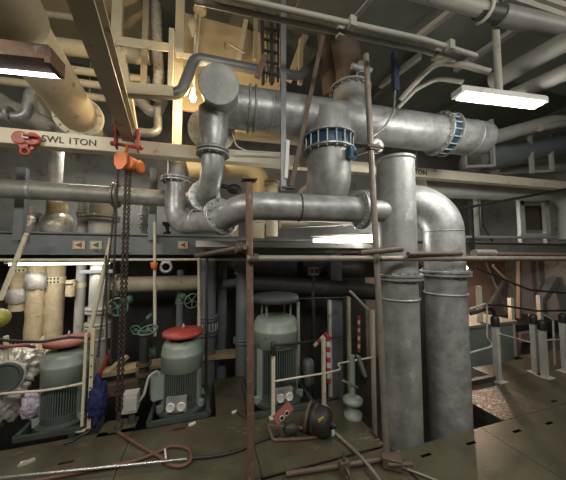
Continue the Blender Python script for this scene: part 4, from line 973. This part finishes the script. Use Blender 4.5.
# guard rail round the tall motor
def rods(name, label, pts_list, m, r, cat='rail', cap=None):
    t = thing(name, label, cat)
    for pn, pts in pts_list: MB().tube(fillet(pts, .04, 5) if len(pts) > 2 else pts, r, 10).build(pn, m if pn != 'top_rail' else 'rubber', t)
    return t
def stan(px, pyb, pyt, label, m='post_white', w=.035, capm=None, Z=.02, group=None):
    b_ = q(px, pyb, Z=Z); tpp = q(px, pyt, Y=b_.y); t = thing('stanchion', label, 'post', group)
    MB().box((b_.x, b_.y, (Z + tpp.z) / 2), (w, w, tpp.z - Z)).build('post', m, t); MB().box((b_.x, b_.y, Z + .005), (w * 2.4, w * 2.4, .01)).build('foot', m, t)
    if capm: MB().lathe([(w * .75, -.10), (w * .8, -.02), (w * .7, .02), (w * .3, .035)], (b_.x, b_.y, tpp.z), UZ, 14).build('rubber_cap', capm, t)
    return V((b_.x, b_.y, tpp.z))
p1 = stan(273, 417, 345, 'white rail post in front of the tall motor with black cap', capm='rubber')
p2 = stan(324, 407, 337, 'white rail post between the tall motor and the leaning pole')
conduit([(273, 381.5, p1.y), (326, 373, p2.y), (343, 369, p2.y), (336, 364, p2.y), (352, 361, p2.y + .1), (374, 357, p2.y + .1)], 2.6, .010, 'post_white', 'thin white bent guard rod across the tall motor', 'rail', .03, 'guard_rail')
conduit([(272, 348, p1.y), (275, 345, p1.y), (300, 343, p1.y + .1), (342, 336, 3.1)], 2.6, .012, 'rubber', 'black rubber covered top rail behind the tall motor', 'rail', .03, 'guard_rail')
for k, (px, y0, y1, Y, m) in enumerate(((298, 302, 352, 3.25, 'pale_paint'), (330, 300, 408, 3.05, 'pale_paint'), (349, 297, 388, 3.0, 'cream_dark'), (373, 310, 385, 2.7, 'cream_light'))):
    post(px, y0, y1, Y, .04, m, ['short grey rail post right of the canopy', 'tall pale post with striped tape beside it', 'dull brown rail post near the leaning pole', 'thin cream post just left of the standpipe'][k], 'rail_post', .04, -.9)
conduit([(298, 299), (330, 298), (349, 297)], 3.05, .012, 'hose_black', 'dark rail joining the posts behind the tall motor', 'rail', name='guard_rail')
conduit([(350, 291), (368, 310)], 3.0, .018, 'pale_paint', 'pale slanted bar above the striped pole', 'bar', name='slanted_bar')
def striped(px0, py0, px1, py1, Y, label, n=9, w=.035):
    t = thing('striped_pole', label, 'pole'); a_, b_ = q(px0, py0, Y=Y), q(px1, py1, Y=Y)
    for k in range(n): MB().cyl(a_.lerp(b_, k / n), a_.lerp(b_, (k + 1) / n), w / 2 + .0005 * (k % 2), n=10).build('stripe', 'hazard_red' if k % 2 == 0 else 'hazard_white', t)
    return t
t = striped(328, 336, 329, 383, 2.85, 'red and white striped barrier tape round the white post', 9, .05)
g = MB(); 
t = thing('barrier_tape', 'loose end of red and white tape on white post', 'tape')
pa, pb = q(327, 333, Y=2.80), q(314, 346, Y=2.78)
for k in range(4): MB().bar(pa.lerp(pb, k / 4), pa.lerp(pb, (k + 1) / 4), .045, .006, (0, 1, .2)).build('stripe', 'hazard_red' if k % 2 == 0 else 'hazard_white', t)
striped(359, 316, 359, 352, 2.9, 'thin red and white striped pole near the standpipe', 9, .035)
t = thing('upright_valve', 'dull green upright valve with handle in front of the standpipe', 'valve')
b_ = q(353, 416, Z=.02); MB().cyl((b_.x, b_.y, 0), (b_.x, b_.y, .62), .028, n=12).build('column', 'motor_green', t)
MB().lathe([(.09, 0), (.09, .03), (.05, .05), (.05, .12), (.10, .14), (.10, .17), (.05, .2)], (b_.x, b_.y, .02), UZ, 18).build('body', 'motor_green', t)
MB().bar((b_.x - .12, b_.y - .04, .40), (b_.x + .05, b_.y, .30), .05, .015).build('lever', 'galv_dull', t); MB().bar((b_.x + .05, b_.y - .03, .62), (b_.x + .12, b_.y - .04, .42), .06, .03).build('side_lever', 'galv_dull', t)

# ================================================================== right: rails, posts, machinery
G = 'short white posts with black caps along the right walkway'
ps = []
for k, (px, pb, pt, lab) in enumerate(((498, 381, 318, 'white rail post with curved black rubber hose top beside gooseneck pipe'), (536, 373, 316, 'white rail post with black cap second from the gooseneck pipe'), (545, 377, 322, 'wide white rail post with black cap third from the gooseneck pipe'), (566, 372, 315, 'white rail post with black cap farthest from the gooseneck pipe'))):
    ps.append(stan(px, pb, pt, lab, 'pale_paint', .062, 'rubber', 0, G))
P_ = [ps[0] + V((0, 0, .02)), ps[0] + V((-.02, 0, .12)), ps[0] + V((-.10, .02, .13)), q(470, 314, Y=2.5)]
one('rubber_hose', MB().tube(fillet(P_, .06, 6), .022, 12), 'rubber', 'black rubber hose curling over the first white rail post', 'hose')
conduit([(489, 305, 2.35), (500, 305, 2.35), (536, 311, 2.45), (600, 310, 2.4)], 2.4, .014, 'rubber', 'black top rail along the white posts', 'rail', .05, 'hand_rail')
conduit([(500, 334, 2.37), (536, 344, 2.45), (548, 340, 2.4), (600, 338, 2.4)], 2.4, .011, 'pale_paint', 'thin pale middle rail along the white posts', 'rail', .05, 'hand_rail')
conduit([(470, 309, 2.3), (487, 303, 2.4), (487, 338, 2.4), (494, 346, 2.4), (470, 353, 2.3)], 2.3, .010, 'pale_paint', 'thin pale rod looping beside the first rail post', 'rail', .05, 'hand_rail')
conduit([(540, 372, 2.4), (555, 368, 2.5), (553, 320, 2.5), (545, 315, 2.5)], 2.4, .012, 'pale_paint', 'bent pale tube behind the wide white post', 'rail', .05, 'hand_rail')
for k, (px, y0, y1, Y, m, w) in enumerate(((480, 286, 322, 3.4, 'cream_light', .08), (512, 298, 326, 3.4, 'cream_light', .08), (541, 295, 330, 3.2, 'pale_paint', .08))):
    post(px, y0, y1 + 30, Y, w, m, ['cream post in front of the pinkish wall by the gooseneck pipe', 'cream post before the pinkish wall left of black rail', 'pale post before the dark machinery at right'][k], 'rail_post')
struct('wall_inner', MB().bb((qx(470, 4.6).x - .6, 4.6, -.9), (qx(519, 4.6).x, 4.7, 1.55)), 'wall_pink')
for k, (a_, b_, Y, w, m, lab) in enumerate((((482, 318), (505, 280), 4.53, .08, 'wall_grey', 'grey diagonal brace on the pinkish wall'), ((486, 262), (507, 312), 4.58, .03, 'pale_paint', 'thin pale diagonal rod before the pinkish wall'), ((493, 265), (520, 292), 4.0, .05, 'wall_pink', 'pinkish diagonal bar before the wall'), ((519, 258), (519, 330), 3.9, .07, 'wall_pink', 'pinkish upright column behind the rails'), ((541, 300), (555, 279), 3.6, .14, 'grey_paint', 'wide grey diagonal brace at right'))):
    one('brace_bar', MB().bar(q(*a_, Y=Y), q(*b_, Y=Y), w, w, UY), m, lab, 'brace')
t = thing('machine_cabinet', 'low dark green machine cabinet behind the right rails', 'cabinet')
c0 = q(472, 327, Y=3.3); c1 = q(513, 330, Y=3.3); MB().bb((c0.x - .2, 3.3, -.5), (c1.x, 3.9, c0.z)).build('body', 'motor_green', t); MB().bb((c0.x - .25, 3.25, c0.z), (c1.x + .05, 3.95, c0.z + .04)).build('top', 'duct_grey', t)
t = thing('machine_cabinet', 'black machine housing behind the second rail post', 'cabinet')
c0 = q(514, 326, Y=3.5); c1 = q(560, 326, Y=3.5); MB().bb((c0.x, 3.5, .0), (c1.x, 4.2, c0.z)).build('body', 'rubber', t); MB().bb((c0.x + .05, 3.42, c0.z - .3), (c0.x + .5, 3.5, c0.z - .12)).build('panel', 'wall_pink', t)
t = thing('kerb_edge', 'dark kerb bar at the walkway edge by first rail post', 'kerb'); MB().bar((2.9, 2.44, .02), (3.75, 2.44, .02), .05, .09).build('bar', 'dark_steel', t)
seg('cable_run', [(475, 268, 3.0), (530, 290, 3.2), (575, 294, 3.0)], .018, 'hose_black', 'black sagging cable along the right machinery', 'cable', .3)
# fill battens added out of sight to brighten both platforms
t = batten('fluorescent_light', 'added fill batten over the left platform behind the cream pipe flange', (-2.2, 4.25, 3.25), (-1.2, 4.25, 3.25), .12, .05, 22, 'pale_paint'); MB().cyl((-1.7, 4.25, 3.3), (-1.7, 4.25, 4.80), .012, n=8).build('hanger_pole', 'cream_dark', t)
t = batten('fluorescent_light', 'added fill batten over the right platform behind the tall pipes', (4.0, 4.4, 2.85), (5.0, 4.4, 2.85), .12, .05, 45, 'pale_paint'); MB().cyl((4.5, 4.4, 2.9), (4.5, 4.4, CEIL), .012, n=8).build('hanger_pole', 'cream_dark', t)
# warm work lamp shining on the pinkish wall, hidden behind the tall pipes
t = thing('work_lamp', 'warm work lamp on a stand under the right platform', 'lamp')
c = V((5.35, 4.1, 1.40)); MB().lathe([(.03, 0), (.09, .06), (.1, .08)], c, (-.6, -.5, -.5), 18).build('reflector', 'galv', t); MB().sphere(c + V((-.04, -.04, -.05)), .03, 12, 8).build('bulb', 'bulb_glow', t); MB().cyl(c, V((c.x, 4.0, -.9)), .02, n=8).build('stand', 'dark_steel', t)
point('work_lamp_light', c + V((-.08, -.08, -.09)), 60, (1.0, .72, .55), .05)

# ================================================================== ON THE FLOOR
P_ = [(-5, 471), (60, 466), (120, 458), (150, 450), (172, 444), (188, 450), (191, 459), (180, 466), (168, 466), (160, 458), (130, 443), (100, 432)]
def floor_path(P_, z): return [q(x, y, Z=z) for x, y in P_]
def smooth(P_, n=6):
    out = []
    for i in range(len(P_) - 1):
        a_, b_, c_, d_ = P_[max(i - 1, 0)], P_[i], P_[i + 1], P_[min(i + 2, len(P_) - 1)]
        for k in range(n):
            s_ = k / n; out.append(.5 * ((2 * b_) + (c_ - a_) * s_ + (2 * a_ - 5 * b_ + 4 * c_ - d_) * s_ ** 2 + (3 * b_ - a_ - 3 * c_ + d_) * s_ ** 3))
    out.append(P_[-1]); return out
one('loose_hose', MB().tube(smooth(floor_path([(118, 432), (140, 446), (160, 457), (168, 464), (182, 466), (191, 459), (188, 449), (172, 446), (158, 452), (130, 462), (80, 472), (20, 484)], .035)), .014, 10), 'hose_brown', 'red brown hose with a loop on the floor plates', 'hose')
one('loose_hose', MB().tube(smooth(floor_path([(191, 458), (215, 456), (240, 450), (262, 440), (280, 434)], .033)), .013, 10), 'hose_black', 'dark hose running from the loop to the red frame', 'hose')
one('steel_rod', MB().cyl(q(-10, 479, Z=.062), q(187, 459, Z=.062), .009, n=8), 'steel_rod', 'straight bright steel rod lying across the hose loop', 'rod')
one('cable_tie', MB().cyl(q(165, 449, Z=.065), q(166, 459, Z=.04), .008, n=8), 'hazard_white', 'white tie round the hose loop', 'tie')
one('loose_hose', MB().tube(smooth([q(330, 428, Z=.08), q(345, 442, Z=.04), q(362, 458, Z=.05), q(378, 478, Z=.04), q(384, 490, Z=.04)]), .014, 10), 'pole_steel', 'grey brown cable running from the black reel to the aisle', 'cable')
one('loose_hose', MB().tube(smooth([q(398, 466, Z=.02), q(420, 474, Z=.015), q(445, 484, Z=.015)]), .009, 8), 'pole_steel', 'thin cable leaving the foot of leaning pole', 'cable')
# cable reel / submersible drum with red frame
t = thing('work_drum', 'black round drum with yellow and teal stickers lying on the plates', 'drum')
c = q(319, 420, Z=.14); dx_ = V((.75, -.62, -.1)).normalized()
MB().lathe([(.06, -.10), (.11, -.09), (.125, -.05), (.125, .06), (.10, .10), (.05, .11)], c, dx_, 28).build('body', 'rubber', t)
MB().ring(c - dx_ * .04, dx_, .118, .014, 26, 8).build('rim', 'dark_steel', t)
u_, w_, a__ = frame_of(dx_)
MB().box(c + V((-.03, -.108, .07)), (.065, .006, .055), (.8, .0, .3), UY, (-.3, -.35, .85)).build('sticker', 'yellow', t)
MB().box(c + V((.085, -.112, -.055)), (.04, .006, .05), (.9, .2, .2), UY, (0, -.0, 1)).build('sticker', 'teal', t)
MB().cyl(c + dx_ * .1, c + dx_ * .16, .03, n=12).build('cable_gland', 'rubber', t); MB().lathe([(.1, -.03), (.128, -.02), (.128, .0), (.1, .01)], c - dx_ * .09, dx_, 24).build('collar', 'brown_steel', t)
t = thing('frame_stand', 'red tubular frame stand holding the small winch on the floor', 'stand')
fr = [(268, 418), (276, 440), (304, 437), (322, 434)]
pts = [q(268, 425, Z=.12), q(273, 440, Z=.035), q(300, 439, Z=.035), q(325, 436, Z=.035)]
MB().tube(fillet(pts, .03, 5), .013, 10).build('rail', 'rust', t); MB().tube(fillet([q(268, 425, Z=.12), q(280, 426, Z=.14), q(300, 427, Z=.10), q(325, 436, Z=.035)], .03, 5), .013, 10).build('rail', 'rust', t)
c = q(290, 428, Z=.10); MB().lathe([(.03, -.06), (.05, -.05), (.05, .05), (.03, .06)], c, UX, 14).build('winch_drum', 'dark_steel', t)
for k in (-1, 1): MB().cyl(c + V((.05 * k, -.02, .05)), c + V((.05 * k, -.02, -.07)), .012, n=8).build('leg', 'dark_steel', t)
t = thing('socket_strip', 'red socket box with two round outlets tilted on the frame stand', 'socket')
a_ = q(275, 421, Z=.17); b_ = q(291, 405, Z=.27); MB().bar(a_, b_, .07, .05, (0, -1, .3)).build('body', 'red_dull', t)
for k in (.35, .65):
    pp = a_.lerp(b_, k); d_ = (b_ - a_).normalized(); MB().cyl(pp - UY * .03, pp - UY * .042, .018, n=12).build('outlet', 'rubber', t)
    MB().ring(pp - UY * .04, UY, .02, .004, 14, 6).build('outlet_rim', 'hazard_white', t)
# small litter
for k, (x, y, w, m, lab) in enumerate(((27, 461, .05, 'foil', 'crumpled bit of silver foil on the floor plate'), (192, 423, .035, 'hazard_white', 'small white scrap on plate by the motor base'), (234, 411, .03, 'hazard_white', 'small white scrap between the motors'), (205, 412, .06, 'red_dull', 'small pinkish block on the motor base frame'))):
    c = q(x, y, Z=.035); rr_ = random.Random(k)
    one('litter_scrap', MB().prism([(-w, -w * .3), (-w * .3, -w * .5), (w, -w * .2), (w * .8, w * .35), (0, w * .25), (-w * .7, w * .4)], c - UZ * .014, (.9, .3, 0), (-.3, .9, 0), .014), m, lab, 'scrap')
one('litter_scrap', MB().cyl(q(237, 412, Z=.03), q(248, 420, Z=.03), .006, n=6), 'dark_steel', 'thin dark stick between the motors', 'stick')
one('rope_end', MB().tube(smooth(floor_path([(64, 443), (72, 441), (80, 436), (88, 432), (94, 426)], .03)), .012, 8), 'dark_steel', 'short dark rope end in front of the first motor', 'rope')
settle()
